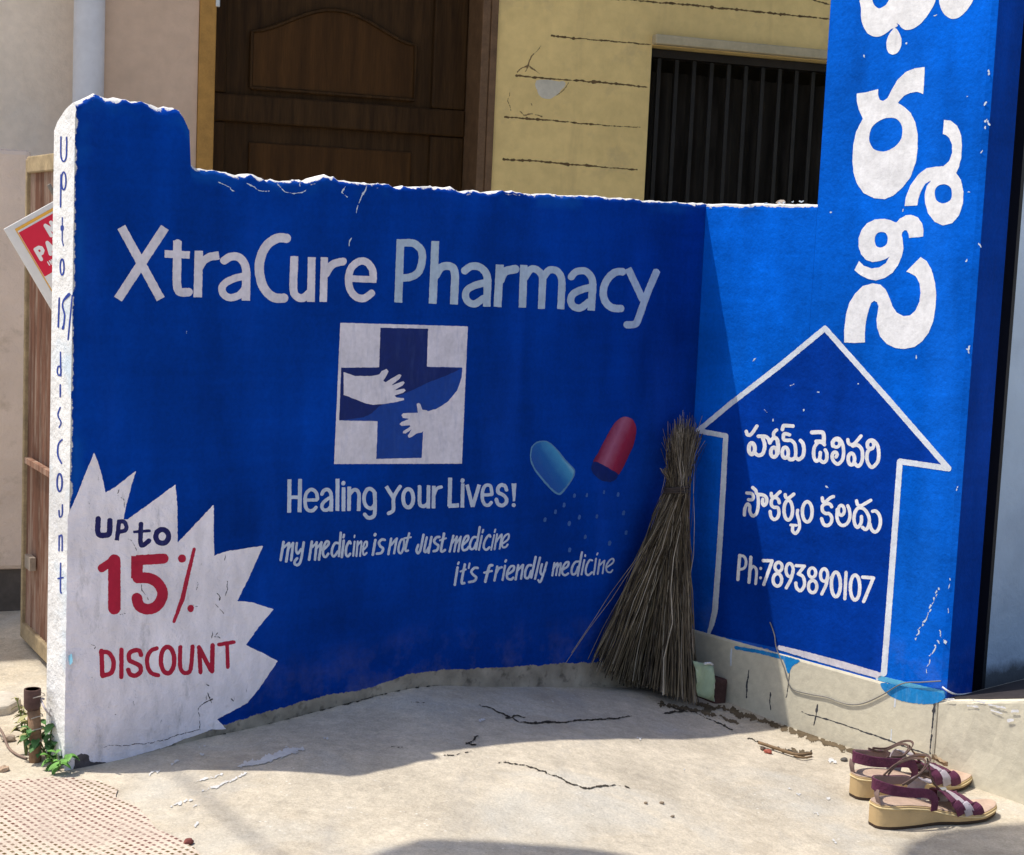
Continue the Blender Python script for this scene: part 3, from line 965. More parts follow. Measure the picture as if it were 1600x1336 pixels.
B2 = (1320, 90, .20952, """
p 88,268 160,258 250,235 248,275 260,315 285,325 320,300 350,240 390,170 450,110 520,80 597,70 592,170 585,272 540,255 490,262 440,285 395,338 440,365 490,410 525,480 543,570 543,680 530,780 490,890 430,970 360,1030 300,1055 220,1050 140,1010 90,940 65,860 57,770 63,650 85,550 135,455 105,390 90,330
H 270,465 330,448 390,460 425,510 425,590 390,650 330,690 280,700 220,685 185,630 185,570 210,510
p 740,465 790,470 840,510 868,580 873,660 868,750 850,820 830,860 865,910 885,1000 880,1090 850,1180 800,1235 730,1252 670,1225 620,1160 598,1080 595,1020 610,960 645,915 600,940 570,990 550,1050 540,1102 445,1108 455,1040 490,950 550,870 610,825 680,813 735,810 780,770 800,710 800,650 780,600 755,578 730,570
H 735,943 785,965 799,1015 785,1065 735,1087 685,1065 671,1015 685,965
""")
B3 = (1310, 330, .17224, """
p 525,105 560,65 610,38 660,32 720,55 760,110 772,170 768,230 640,243 635,200 620,175 600,172 580,190 575,215 585,280 590,340 575,410 540,490 490,560 420,605 340,628 270,615 200,580 145,535 187,450 230,495 300,520 370,510 430,470 465,410 430,435 380,450 310,462 250,440 205,390 183,320 185,240 210,170 260,110 330,75 420,68 480,85
H 390,187 430,200 447,245 435,300 390,328 350,322 330,280 335,225 360,195
p 745,417 800,450 845,530 875,640 888,760 880,880 860,1000 820,1100 760,1180 690,1230 600,1250 520,1242 440,1205 380,1140 350,1050 345,980 355,920 365,860 350,825 325,812 300,830 275,890 250,1000 240,1100 240,1190 150,1195 53,1190 52,1080 70,930 100,830 150,750 220,680 310,655 380,665 430,710 465,790 490,860 530,920 590,952 650,945 700,900 735,820 745,740 735,650 700,590 650,560 615,548
""")
painted('name_lettering', [B1], on_W2, M['white'], WALL2, .0020, .6, .45, .25, 46)
painted('name_lettering', [B2], on_W2, M['white'], WALL2, .0020, .6, .45, .25, 47)
painted('name_lettering', [B3], on_W2, M['white'], WALL2, .0020, .6, .45, .25, 48)
chips = []
def chip(x, y, l, a, w): chips.append(('l', np.array([(x, y, w*.6), (x+l*math.cos(a)*.5, y+l*math.sin(a)*.5, w), (x+l*math.cos(a), y+l*math.sin(a), w*.5)])))
rr = random.Random(4)
for k in range(15):
    f = k/14; chip(1468-36*f+rr.uniform(-2, 2), 918+78*f, rr.uniform(3, 7), rad(100+rr.uniform(-35, 35)), rr.uniform(1.2, 3.2))
for k in range(9):
    f = k/8; chip(1470-22*f+rr.uniform(-2, 2), 985+60*f, rr.uniform(3, 7), rad(100+rr.uniform(-35, 35)), rr.uniform(1.2, 2.6))
for x, y in [(1255, 640), (1208, 655), (1240, 600), (1278, 612), (1195, 640), (1350, 86), (1417, 68), (1460, 25), (1512, 150), (1510, 405), (1515, 300), (1298, 330), (1410, 330), (1340, 600), (1180, 560), (1432, 560), (1290, 760), (1295, 905), (1455, 700)]:
    chip(x, y, rr.uniform(2, 6), rr.uniform(0, 6), rr.uniform(1.2, 2.4))
for y in (110, 160, 185, 190, 198, 235, 380, 540, 545, 760, 905, 912, 950, 1000):
    x = 1560-85*y/1095.; chip(x-rr.uniform(2, 9), y, rr.uniform(3, 8), rad(90+rr.uniform(-40, 40)), rr.uniform(1.4, 3))
for x in (1108, 1170, 1195, 1216, 1222, 1236, 1250): chip(x, 325-(x-1100)*.07, rr.uniform(2, 5), 0, rr.uniform(1.6, 3.2))
painted('paint_chips', jag(chips, .9, .6, 9), on_W2, M['flake'], WALL2, .0016, .4, .9, .6, 49)
W1chips = []; chips, _sv = W1chips, chips
def chip(x, y, l, a, w): W1chips.append(('l', np.array([(x, y, w*.5), (x+l*math.cos(a)*.5, y+l*math.sin(a)*.5, w), (x+l*math.cos(a), y+l*math.sin(a), w*.4)])))
for q in [[(575, 288, 1), (569, 300, 2.2), (562, 316, 1.4), (556, 332, .8)], [(548, 372, 1.6), (545, 384, 2)], [(470, 282, 2), (468, 292, 2.5)], [(540, 290, 1), (535, 300, 2), (542, 308, 1)], [(430, 284, 1.2), (445, 300, 2), (470, 302, 1.6), (480, 296, 1)], [(385, 286, 1.6), (400, 296, 1.6), (420, 300, 1)], [(292, 515, 1), (292, 522, 1.8)], [(340, 285, 1), (360, 292, 2), (366, 300, 1)]]:
    W1chips.append(('l', np.array(q)))
painted('paint_chips', jag(W1chips, .8, 1.0, 10), on_W1, M['flake'], WALL1, .0018, .4, .9, .5, 50)

# plinth under the short wall
n = NT('cream cement plinth'); c = n.vary((.64, .59, .46), 7, .9, 1.05); c = n.vary(c, 60, .9, 1.06)
c = n.mix(n.ramp(n.noise(18, 6, .7), .6, .75, 0, .3), c, (.4, .35, .27)); plaster_bump(n, .45); M['plinth'] = n.done(c, .8, .2)
pl_ = root('plinth', 'low cream cement plinth running under the bright blue sign pillar', 'plinth', P(0, .4, 0))
mb = MB(); mb.hexa(P(-.003, .02, -.08), U*.083, T*(.70-.02), Z*(.08+zb2+.002)); bevel(mb.build('plinth_block', M['plinth'], pl_), .006)
M['grout'] = simple('dark grout', (.06, .06, .07), .9, .3, 40)
def on_PL(xy, off=0.0): return on_plane(xy, CN-U*(.003+off), U)
for i_, q in enumerate([[(1170, 1047, 2), (1168, 1065, 3), (1166, 1090, 2)], [(1277, 1101, 2.6), (1275, 1118, 3), (1272, 1133, 1.6)], [(1460, 1098, 3), (1457, 1130, 2.6), (1453, 1178, 1.8)],
        [(1252, 1113, 1.2), (1300, 1126, 1.8), (1380, 1154, 2), (1450, 1179, 1.6)], [(1204, 1082, 2.4), (1203, 1100, 2), (1205, 1108, 1.4)], [(1234, 1045, 1), (1232, 1068, 2.2), (1229, 1090, 1)]]): painted('grout_line', jag([('l', np.array(q))], .9, .5, i_), on_PL, M['grout'], pl_, .0012, .4, .5, .5, 51)
for i_, q in enumerate([[(1143, 1014, 2.4), (1142, 1025, 3), (1142, 1040, 2)], [(1399, 1088, 2), (1398, 1104, 2.4)], [(1393, 1140, 1.4), (1392, 1156, 1.8)]]): painted('paint_drip', [('l', np.array(q))], on_PL, M['wash'], pl_, .0016, .4, .4, .5, 52)
painted('paint_drip', [('P', np.array([(x, y, 0) for x, y in [(1376, 1068), (1400, 1070), (1440, 1078), (1474, 1084), (1474, 1093), (1456, 1100), (1430, 1099), (1405, 1094), (1385, 1083)]]))], on_PL, M['cyan'], pl_, .0020, .5, 1.0, .4, 53)
painted('paint_drip', [('P', np.array([(x, y, 0) for x, y in [(1222, 1025), (1240, 1029), (1250, 1033), (1238, 1041), (1232, 1052), (1226, 1036)]])), ('l', np.array([(1150, 1012, 5), (1190, 1019, 6), (1225, 1028, 6)]))], on_PL, M['cyan'], pl_, .0020, .5, 1.0, .4, 53)
painted('painted_band', [('l', np.array([(1218, 1012, 7), (1262, 1024, 10), (1320, 1040, 11), (1372, 1055, 10)]))], on_W2, M['lilac'], WALL2, .0026, .5, .7, .4, 54)
painted('painted_band', [('l', np.array([(1376, 1060, 8), (1420, 1071, 9), (1473, 1083, 8)]))], on_W2, m_paint('pale cyan paint', (.12, .46, .72)), WALL2, .0026, .5, .8, .4, 55)

# ramp beside the pillar
n = NT('smooth cement'); c = n.vary((.40, .37, .31), 4, .84, 1.08); c = n.vary(c, 40, .92, 1.06)
c = n.mix(n.ramp(n.noise(20, 6, .7), .62, .75, 0, .4), c, (.26, .24, .2)); plaster_bump(n, .8); M['cement'] = n.done(c, .85, .2)
rb_ = on_W2([(1457, 1196), (1600, 1252)])
tA = .702; tB = 1.6
def step():
    N = 40; V = []; F = []
    for i in range(N+1):
        t = .702+(1.9-.702)*i/N; zt = .156+.25*min(t-.702, .4); w_ = .0012*math.sin(i*1.3)
        ring = [(-.003+w_, -.06), (-.003+w_, .03), (-.002-w_, .08), (-.003+w_, zt-.007), (-.001, zt-.002), (.004, zt), (.30, zt+.0), (.75, zt), (.75, -.06)]
        V += [P(u, t, z) for u, z in ring]
    k = 9
    for i in range(N):
        for j in range(k): F.append((i*k+j, i*k+(j+1) % k, (i+1)*k+(j+1) % k, (i+1)*k+j))
    F.append(tuple(range(k))); F.append(tuple(N*k+j for j in range(k))[::-1])
    o = recalc(mesh('cement_step', V, F, M['plinth'], loc=P(.3, 1.0, 0))); prop(o, 'plain grey cream cement step running on from the blue pillar plinth to the right edge', 'step')
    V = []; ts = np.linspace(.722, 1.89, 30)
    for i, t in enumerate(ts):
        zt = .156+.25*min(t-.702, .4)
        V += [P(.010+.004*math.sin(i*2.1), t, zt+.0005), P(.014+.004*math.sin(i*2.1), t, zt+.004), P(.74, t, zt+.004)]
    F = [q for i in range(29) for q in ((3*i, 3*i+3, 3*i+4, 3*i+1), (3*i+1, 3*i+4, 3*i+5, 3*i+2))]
    q = recalc(mesh('tread_shade', V, F, simple('shaded step top', (.030, .024, .025), .8, .4, 18), o)); return o  # near-black sheet paints in the shade lying on the step top
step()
painted('paint_spill', [('l', np.array(q)) for q in [[(1512, 1103, 2), (1528, 1104, 3)], [(1545, 1101, 2), (1570, 1106, 3), (1572, 1107, 1)], [(1549, 1110, 2), (1566, 1115, 2.4)], [(1520, 1094, 2), (1538, 1098, 2.4)], [(1582, 1111, 5), (1590, 1111, 4)], [(1576, 1126, 6), (1582, 1125, 4)], [(1478, 1092, 2), (1490, 1093, 3)]]],
        lambda xy, off: on_plane(xy, CN-U*(.0045+off), U), M['white'], None, .0008, .45, 1.4, .35, 57)
prop(bpy.data.objects['paint_spill'], 'white paint flecks on the upper edge of the cement step', None, None, 'structure')

# grey shop wall right of the pillar
n = NT('grey distempered wall'); c = n.vary((.50, .60, .72), 3, .88, 1.08); c = n.mix(n.ramp(n.noise(8, 5), .45, .65, 0, .3), c, (.30, .36, .46))
sepz = n.node('ShaderNodeSeparateXYZ'); n.link(n.co, sepz.inputs[0])
dk = n.ramp(n.math('ADD', sepz.outputs[2], n.math('MULTIPLY', n.noise(22, 6, .7), .05)), .018, .045, .85, 0)
c = n.mix(dk, c, (.05, .048, .045)); plaster_bump(n, 1); M['greywall'] = n.done(c, .8, .2)
gw = root('shop_wall', 'plain grey shop wall with grimy foot behind the blue pillar', 'wall', P(.6, .70, .158))
mb = MB(); mb.hexa(P(.255, .64, -.02), U*1.6, T*-.10, Z*2.4); bevel(mb.build('wall_body', M['greywall'], gw), .004)
mb = MB(); mb.hexa(P(.060, .40, -.02), U*.30, T*-.06, Z*2.4); M['recess_black'] = simple('recess shade black', (.010, .011, .016), .6); mb.build('recess_shade', M['recess_black'], gw)  # near-black block stands in for the shade deep in the recess
mb = MB(); mb.hexa(P(.243, .41, -.02), U*.0118, T*.232, Z*2.4); mb.build('recess_shade', M['recess_black'], gw)  # near-black sheet paints recess shade over the end of the grey wall

# ================================================================== HOUSE behind
HY = rad(19); HH = np.array([math.cos(HY), math.sin(HY), 0]); HN = np.array([math.sin(HY), -math.cos(HY), 0])
HP = CAM+rays([(772, 295)])[0]*(4.5/rays([(772, 295)])[0][1])
def on_H(xy, off=0.0): return on_plane(xy, HP+HN*off, HN)
def hc(x, y):
    p = on_H([(x, y)])[0]; return float((p-HP)@HH), float(p[2])
def Hh(a, z, off=0.0): q = HP+HH*a+HN*off; return np.array([q[0], q[1], z])
house = root('house', 'cream house front with dark wooden door and barred window behind the blue wall', 'house', Hh(.3, 0.05))
a_pl = hc(163, 80)[0]; a_dl = hc(309, 120)[0]; a_dr = hc(777, 60)[0]; a_wl = hc(1012, 200)[0]; zw = hc(1150, 83)[1]; a_wr = a_wl+.72
zlo, zhi = -.05, 2.6; zdoor = 2.05; zsill = .75
n = NT('cream house plaster'); c = n.vary((.84, .62, .26), 3, .86, 1.08); c = n.vary(c, 30, .93, 1.05)
c = n.mix(n.ramp(n.noise(7, 6, .7), .56, .75, 0, .45), c, (.45, .34, .2)); vs_ = n.mapping((1, 1, .12)); c = n.mix(n.ramp(n.noise(11, 5, .65, co=vs_), .56, .74, 0, .35), c, (.42, .30, .15)); plaster_bump(n, .8); M['house'] = n.done(c, .85, .15)
n = NT('pale house plaster'); c = n.vary((.62, .45, .33), 3, .88, 1.08); c = n.vary(c, 30, .94, 1.05); plaster_bump(n, .8); M['house2'] = n.done(c, .85, .15)
DEP = .20
mb = MB()
mb.hexa(Hh(a_dr, zlo), HH*(a_wl-a_dr), -HN*DEP, Z*(zhi-zlo))
mb.hexa(Hh(a_wl, zlo), HH*(a_wr-a_wl), -HN*DEP, Z*(zsill-zlo))
mb.hexa(Hh(a_wl, zw), HH*(a_wr-a_wl), -HN*DEP, Z*(zhi-zw))
mb.hexa(Hh(a_wr, zlo), HH*2.0, -HN*DEP, Z*(zhi-zlo))
mb.hexa(Hh(a_dl, zdoor), HH*(a_dr-a_dl), -HN*DEP, Z*(zhi-zdoor))
mb.build('wall', M['house'], house)
mb = MB(); mb.hexa(Hh(a_pl-.02, zlo), HH*(a_dl-a_pl+.02), -HN*DEP, Z*(zhi-zlo)); w2 = mb.build('wall', M['house2'], house); w2['label'] = 'paler wall piece left of the door'
# roof slab over it all, stretched left to shade the ground
mb = MB(); mb.hexa(Hh(a_pl-1.7, zhi), HH*5.6, -HN*4.0, Z*.14)
# unseen eave added, stretched far left to shade the ground by the gate
mb.hexa(Hh(a_pl-1.7, zhi+.001, .42), HH*5.6, -HN*.42, Z*.138)
mb.build('added_shade_roof', M['cement'], house)
# lintel band over the window
mb = MB(); zl2 = hc(1150, 68)[1]; mb.hexa(Hh(a_wl-.002, zw+.002, .03), HH*(a_wr-a_wl+.3), -HN*.03, Z*(zl2-zw)); bevel(mb.build('window_lintel', simple('aged cream ledge', (.50, .42, .27), .85), house), .004)
# grooves and cobweb
gr = [[(940, -4, 2.5), (985, 0, 2.5), (1080, 8, 3), (1200, 20, 3), (1298, 30, 2.5)], [(862, 56, 3.6), (900, 60, 2.6), (950, 64, 2.4), (1017, 70, 2)], [(806, 118, 4), (850, 122, 2.6), (930, 128, 3), (1011, 136, 3)],
      [(790, 183, 3), (860, 188, 3), (920, 194, 2.6), (960, 197, 1.2), (1000, 199, 1.6)], [(786, 249, 4), (830, 251, 3), (880, 256, 2.8), (930, 260, 3), (962, 263, 1.2), (996, 265, 2.4)], [(1262, -3, 2), (1280, 3, 2.2), (1298, 7, 2.2)]]
painted('wall_groove', jag([('l', np.array(q)) for q in gr], .8, .5, 12), on_H, simple('dirty groove', (.15, .095, .04), .9, .4, 50), house, .0015, .5, 1.0, .35, 61)
cw_ = [[(845, 72, .8), (832, 88, 1.6), (826, 98, 2.4), (822, 112, 1.2)], [(808, 112, 2), (815, 106, 1.5), (826, 102, 2), (836, 110, 1.4), (845, 117, 1)], [(812, 174, 1), (818, 180, 2), (830, 178, 1), (846, 182, 1.4)], [(828, 164, 1.4), (832, 165, 1.4)], [(797, 145, .8), (794, 158, 1), (800, 172, .8)], [(889, 130, 1.2), (880, 141, 1.2), (870, 150, .9)]]
M['cobweb'] = simple('brown dirt', (.26, .17, .08), .95, .4, 60)
for i_, q in enumerate(cw_): painted('cobweb_dirt', jag([('l', np.array(q))], .9, .9, i_), on_H, M['cobweb'], house, .0018, .4, .9, .6, 62)
painted('bare_patch', [('P', np.array([(x, y, 0) for x, y in [(838, 126), (865, 126), (884, 130), (872, 146), (858, 155), (842, 148)]]))], on_H, simple('pale plaster patch', (.66, .60, .48), .9), house, .0012, .5, 1.5, .15, 63)
# door
M['frame_y'] = simple('ochre painted frame', (.42, .22, .05), .6, .2, 30)
M['frame_b'] = simple('old brown frame', (.16, .09, .045), .6, .3, 30)
n = NT('dark varnished wood'); ms = n.mapping((6, 6, .5)); c = n.vary((.046, .023, .008), 8, .6, 1.3, co=ms); c = n.vary(c, 40, .8, 1.2, co=ms); n.bump(n.noise(30, 5, co=ms), .2, .003); M['door'] = n.done(c, .6, .10)
M['door_panel'] = (lambda n: n.done(n.vary(n.vary((.068, .030, .008), 5, .6, 1.25, co=n.mapping((6, 6, .5))), 40, .85, 1.15, co=n.mapping((9, 9, .6))), .55, .10))(NT('red brown wood'))
fwL = hc(335, 120)[0]-a_dl
door = MB(); door.hexa(Hh(a_dl+fwL, zlo, -.14), HH*(a_dr-a_dl-2*.03-fwL+.03), -HN*.04, Z*(zdoor-zlo)); dr = door.build('door', M['door'], house)
for a0, w_, mm, off in ((a_dl+.001, fwL, M['frame_y'], .008), (a_dr-.046, .024, M['frame_b'], .006), (a_dr-.0215, .020, M['frame_b'], .010)):
    mb = MB(); mb.hexa(Hh(a0, zlo, off), HH*w_, -HN*(.17), Z*(zdoor-zlo)); bevel(mb.build('door_frame', mm, house), .003)
# raised rails and panels on the leaf
al = a_dl+fwL; ar = a_dr-.046; zr1 = hc(560, 172)[1]; zr0 = zr1-.045
mb = MB()
mb.hexa(Hh(al, zr0, -.118), HH*(ar-al), -HN*.022, Z*.075)
mb.hexa(Hh(al, zlo, -.122), HH*.05, -HN*.018, Z*(zr0-zlo-.001)); mb.hexa(Hh(ar-.10, zlo, -.122), HH*.10, -HN*.018, Z*(zr0-zlo-.001))
mb.hexa(Hh(al, zr0+.076, -.122), HH*.05, -HN*.018, Z*(zdoor-zr0-.08)); mb.hexa(Hh(ar-.10, zr0+.076, -.122), HH*.10, -HN*.018, Z*(zdoor-zr0-.08))
bevel(mb.build('door_rail', M['door'], dr), .006)
pa0, pa1 = hc(405, 100)[0], hc(668, 100)[0]; zp0 = zr1+.05; zpt = hc(540, 40)[1]; zpk = hc(540, 6)[1]
pts = [(pa0, zp0), (pa1, zp0), (pa1, zpt-.02)]
for k in range(1, 16):
    f = 1-k/16; pts.append((pa0+(pa1-pa0)*f, zpt-.02+(zpk-zpt+.02)*(math.sin(math.pi*f)**1.6)))
pts.append((pa0, zpt-.02))
V = [Hh(a, z, -.132) for a, z in pts]+[Hh(a, z, -.1401) for a, z in pts]; k = len(pts)
F = [tuple(range(k))]+[(i, i+k, (i+1) % k+k, (i+1) % k) for i in range(k)]
bevel(recalc(mesh('door_panel', V, F, M['door_panel'], dr)), .004)
mb = MB(); mb.tube([Hh(a, z, -.129) for a, z in pts+[pts[0]]], .0055, 6); mb.build('panel_moulding', M['door'], dr)
mb = MB(); mb.hexa(Hh(pa0, zlo+.1, -.132), HH*(pa1-pa0), -HN*.008, Z*(zr0-.05-zlo-.1)); bevel(mb.build('door_panel', M['door_panel'], dr), .004)
# aldrop / hinge piece at the yellow frame
q = hc(340, 4); mb = MB(); mb.hexa(Hh(q[0]-.006, q[1]-.012, .012), HH*.011, -HN*.012, Z*.10); bevel(mb.build('door_latch', simple('zinc', (.6, .6, .58), .35, metal=.6), dr), .002)
# window
wf = root('window_dummy', '', '', (0, 0, 0)) if False else None
M['wdark'] = simple('dark window paint', (.022, .018, .016), .5, .3, 20)
fr = MB()
for a0, w_ in ((a_wl+.001, .022), (a_wr-.023, .022)): fr.hexa(Hh(a0, zsill+.001, -.05), HH*w_, -HN*.05, Z*(zw-zsill-.002))
fr.hexa(Hh(a_wl+.024, zw-.024, -.05), HH*(a_wr-a_wl-.048), -HN*.05, Z*.022); fr.hexa(Hh(a_wl+.024, zsill+.001, -.05), HH*(a_wr-a_wl-.048), -HN*.05, Z*.022)
win = fr.build('window', M['wdark'], house)
mbar = simple('grimy bar', (.016, .014, .013), .5, .3, 30)
nb = 12
for i in range(nb):
    a = a_wl+.024+(a_wr-a_wl-.048)*(i+.5)/nb
    mb = MB(); mb.hexa(Hh(a-.006, zsill+.024, -.06), HH*.012, -HN*.008, Z*(zw-zsill-.05)); mb.build('window_bar', mbar, win)
cv = []; cf = []; NC = 90
for i in range(NC+1):
    a = a_wl+(a_wr-a_wl)*i/NC; d = .016*math.sin(i*.95)+.008*math.sin(i*2.3+1)
    cv += [Hh(a, zsill, -.15+d), Hh(a, zw-.055, -.15+d*.7)]
for i in range(NC): cf.append((2*i, 2*i+2, 2*i+3, 2*i+1))
mesh('curtain', cv, cf, (lambda n: n.done(n.vary((.030, .026, .022), 5, .4, 1.6, co=n.mapping((3, 3, .6))), .9, .1))(NT('dark curtain')), win, smooth=True)
mb = MB(); mb.hexa(Hh(a_wl-.05, zsill-.05, -.26), HH*(a_wr-a_wl+.1), -HN*.02, Z*(zw-zsill+.1)); mb.build('window_back', simple('dark room', (.008, .008, .008), .9), win)
# drainpipe
pa = (hc(114, 70)[0]+hc(163, 70)[0])/2; pr = (hc(163, 70)[0]-hc(114, 70)[0])/2
pp = root('drainpipe', 'pale grey plastic drainpipe rising behind the end of the blue wall', 'pipe', Hh(pa, .05, pr*.4))
mb = MB(); mb.tube([Hh(pa, z, pr*.25) for z in np.linspace(-.05, 2.55, 12)], pr, 28); mb.build('pipe_shaft', simple('grey white pvc', (.66, .66, .69), .5, .12, 6), pp, smooth=True)
mb = MB(); mb.tube([Hh(pa, .55, pr*.25), Hh(pa, .66, pr*.25)], pr*1.10, 28); bevel(mb.build('pipe_coupling', simple('pvc coupling', (.6, .6, .63), .5), pp), .003)
# neighbour wall at far left
nbw = MB(); q0 = Hh(a_pl-.03, -.05, -.14); nbw.hexa(q0-HH*2.4, HH*2.38, -HN*.12, Z*2.55)
n = NT('grey cream neighbour plaster'); c = n.vary((.86, .74, .61), 2.2, .9, 1.1); c = n.mix(n.ramp(n.noise(4, 4), .5, .65, 0, .4), c, (.72, .68, .62)); c = n.vary(c, 40, .94, 1.05); plaster_bump(n, .8)
nb_o = nbw.build('neighbour_wall', n.done(c, .85, .15), loc=q0-HH*.6); prop(nb_o, 'tall greyish cream wall at far left beyond the drainpipe', 'wall')

# ================================================================== LEFT: gate post, gate, sign, stub
q = G1(41, 955); gp = root('gate_post', 'cream plastered gate post with dark base at the left edge', 'post', q)
dy = q[1]
def at_depth(x, y, d): v = rays([(x, y)])[0]; return CAM+v*(d/v[1])
ztop = at_depth(20, 234, dy)[2]; zdk = at_depth(20, 890, dy)[2]
n = NT('weathered cream plaster'); c = n.vary((.70, .56, .46), 5, .84, 1.1); c = n.mix(n.ramp(n.noise(12, 6, .7), .56, .72, 0, .55), c, (.33, .25, .17)); plaster_bump(n, 1.2); M['post'] = n.done(c, .85, .15)
mb = MB(); mb.hexa(q-HH*.55+Z*(zdk-q[2]+.0005), HH*.55, -HN*.16, Z*(ztop-zdk)); bevel(mb.build('post_shaft', M['post'], gp), .012)
mb = MB(); mb.hexa(q-HH*.55-Z*.05-HN*.012, HH*.542, -HN*.14, Z*(zdk-q[2]+.05)); mb.build('post_base', simple('dark grey plaster', (.10, .085, .075), .9, .3, 12), gp)  # base in a darker grey than the shaft

gA = G1(44, 1003); gB0 = G1(77, 1042)
gdir = (gB0-gA); gdir[2] = 0; gl = np.linalg.norm(gdir); gdir /= gl
gate = root('iron_gate', 'rusty brown sheet gate in a cream frame half hidden behind the blue wall', 'gate', gA)
Lg = gl*1.55; zt_g = at_depth(60, 244, gA[1]-.15)[2]; gn = np.cross(gdir, Z); gn = gn if np.dot(gn, CAM-gA) > 0 else -gn
zg0 = max(gA[2], gB0[2])+.01
M['gate_frame'] = simple('chalky yellow paint', (.38, .29, .17), .7, .35, 25)
n = NT('rusty brown sheet'); ms = n.mapping((1, 1, .1)); c = n.vary((.20, .10, .065), 30, .6, 1.5, 6, co=ms); c = n.mix(n.ramp(n.noise(35, 6, .7, co=ms), .46, .62, 0, .75), c, (.40, .30, .23)); n.bump(n.noise(60, 4, co=ms), .4, .004); M['rust'] = n.done(c, .75, .25)
mb = MB(); b0 = np.array([gA[0], gA[1], zg0]); Hg = zt_g-zg0
NV = 40; V = []; F = []
for i in range(NV+1):
    p = b0+gdir*Lg*i/NV+gn*(.008 if i % 2 else .0)
    V += [p+Z*.035, p+Z*(Hg-.03)]
for i in range(NV): F.append((2*i, 2*i+2, 2*i+3, 2*i+1))
mesh('gate_sheet', V, F, M['rust'], gate)
mb.hexa(b0-gn*.02, gdir*Lg, gn*.035, Z*.035); bevel(mb.build('gate_rail', M['gate_frame'], gate), .003)
mb = MB(); mb.hexa(b0-gn*.02+Z*(Hg-.03), gdir*Lg, gn*.035, Z*.035); bevel(mb.build('gate_rail', M['gate_frame'], gate), .003)
mb = MB(); mb.hexa(b0-gdir*.013-gn*.02, gdir*.012, gn*.035, Z*Hg); bevel(mb.build('gate_stile', M['gate_frame'], gate), .003)
for zz in (.38, .80):
    mb = MB(); mb.hexa(b0+gdir*.05+gn*.012+Z*Hg*zz, gdir*(Lg-.06), gn*.012, Z*.012); mb.build('cross_bar', M['rust'], gate)
mb = MB(); mb.hexa(b0+gdir*.06+gn*.011+Z*.17, gdir*.05, gn*.012, Z*.028); mb.build('gate_latch', simple('old steel', (.32, .27, .22), .5, .3, 30), gate)

# sign board
sd = 2.97
sA = at_depth(6, 358, sd); sB = at_depth(83, 315, sd+.049); sC = at_depth(83, 535, sd+.049)
ex = (sB-sA); ex /= np.linalg.norm(ex); ey = sC-sA; ey -= ex*np.dot(ex, ey); ey /= np.linalg.norm(ey)
SW, SH = .235, .30
sign = root('sign_board', 'tilted white no parking sign with red panel half hidden behind the wall end', 'sign', sA)
en = np.cross(ex, ey); en = en if np.dot(en, CAM-sA) > 0 else -en
mb = MB(); mb.hexa(sA-en*.004, ex*SW, ey*SH, en*.004); bevel(mb.build('board', simple('white sign sheet', (.70, .69, .68), .5, .08, 10), sign), .001)
def rect(name, x0, y0, x1, y1, off, m):
    V = [sA+ex*a+ey*b+en*off for a, b in ((x0, y0), (x1, y0), (x1, y1), (x0, y1))]
    f = (0, 1, 2, 3)
    if np.dot(np.cross(V[1]-V[0], V[2]-V[0]), en) < 0: f = f[::-1]
    mesh(name, V, [f], m, sign)
k = SW
rect('orange_border', .0175, .0095, SW-.0175, SH-.020, .0008, simple('orange ink', (.80, .42, .06), .5, .05))
rect('white_field', .0195, .0150, SW-.0195, SH-.0225, .0014, simple('white ink', (.72, .71, .70), .5, .05))
rect('red_panel', .0200, .0185, SW-.0200, .112, .0020, simple('red ink', (.66, .012, .05), .5, .06))
FONT = {'N': 'l 0,10 0,0 6,10 6,0', 'O': 'o 3,5 3,5', 'P': 'l 0,10 0,0 4,0 6,1.5 6,4 4,5.5 0,5.5', 'A': 'l 0,10 3,0 6,10|l 1.2,6.6 4.8,6.6', 'R': 'l 0,10 0,0 4,0 6,1.5 6,4 4,5.5 0,5.5|l 3,5.5 6,10',
        'K': 'l 0,10 0,0|l 6,0 0,5.5|l 2,4 6,10', 'I': 'l 1.5,0 1.5,10', 'G': 'l 6,1.8 4,0 2,0 0,2.5 0,7.5 2,10 4.5,10 6,8.5 6,5.5 3.6,5.5', 'F': 'l 6,0 0,0 0,10|l 0,5 4.5,5', 'T': 'l 0,0 6,0|l 3,0 3,10', 'S': 'l 6,1.5 4,0 2,0 0,1.5 0,3.5 6,6.5 6,8.5 4,10 2,10 0,8.5', 'H': 'l 0,0 0,10|l 6,0 6,10|l 0,5 6,5', 'E': 'l 6,0 0,0 0,10 6,10|l 0,5 4.5,5'}
def sign_text(txt, x, y, h, wf, sw):
    it = []; cx = x; s = h/10
    for ch in txt:
        if ch == ' ': cx += 4*s*wf; continue
        for part in FONT[ch].split('|'):
            tk = part.split(); p = [tuple(float(a) for a in q.split(',')) for q in tk[1:]]
            if tk[0] == 'o': p = [(p[0][0]+p[1][0]*math.cos(a), p[0][1]+p[1][1]*math.sin(a)) for a in np.linspace(0, 2*math.pi, 20)]
            it.append(('l', np.array([(cx+a*s*wf, y+b*s, sw) for a, b in p])))
        cx += (3 if ch == 'I' else 6)*s*wf+sw*1.35
    return it
its = sign_text('NO', 70, 31, 21, .95, 7.0)+sign_text('PARKING', 31, 60, 21, .86, 7.0)+sign_text('IN FRONT OF GATE', 38, 91, 7, .95, 2.2)
sproj = lambda xy, off: sA+np.outer(xy[:, 0]/1000, ex)+np.outer(xy[:, 1]/1000, ey)+en*off
painted('sign_lettering', its, sproj, simple('white print', (.80, .79, .79), .5, .04), sign, .0108, .5, 0, .3, 71)
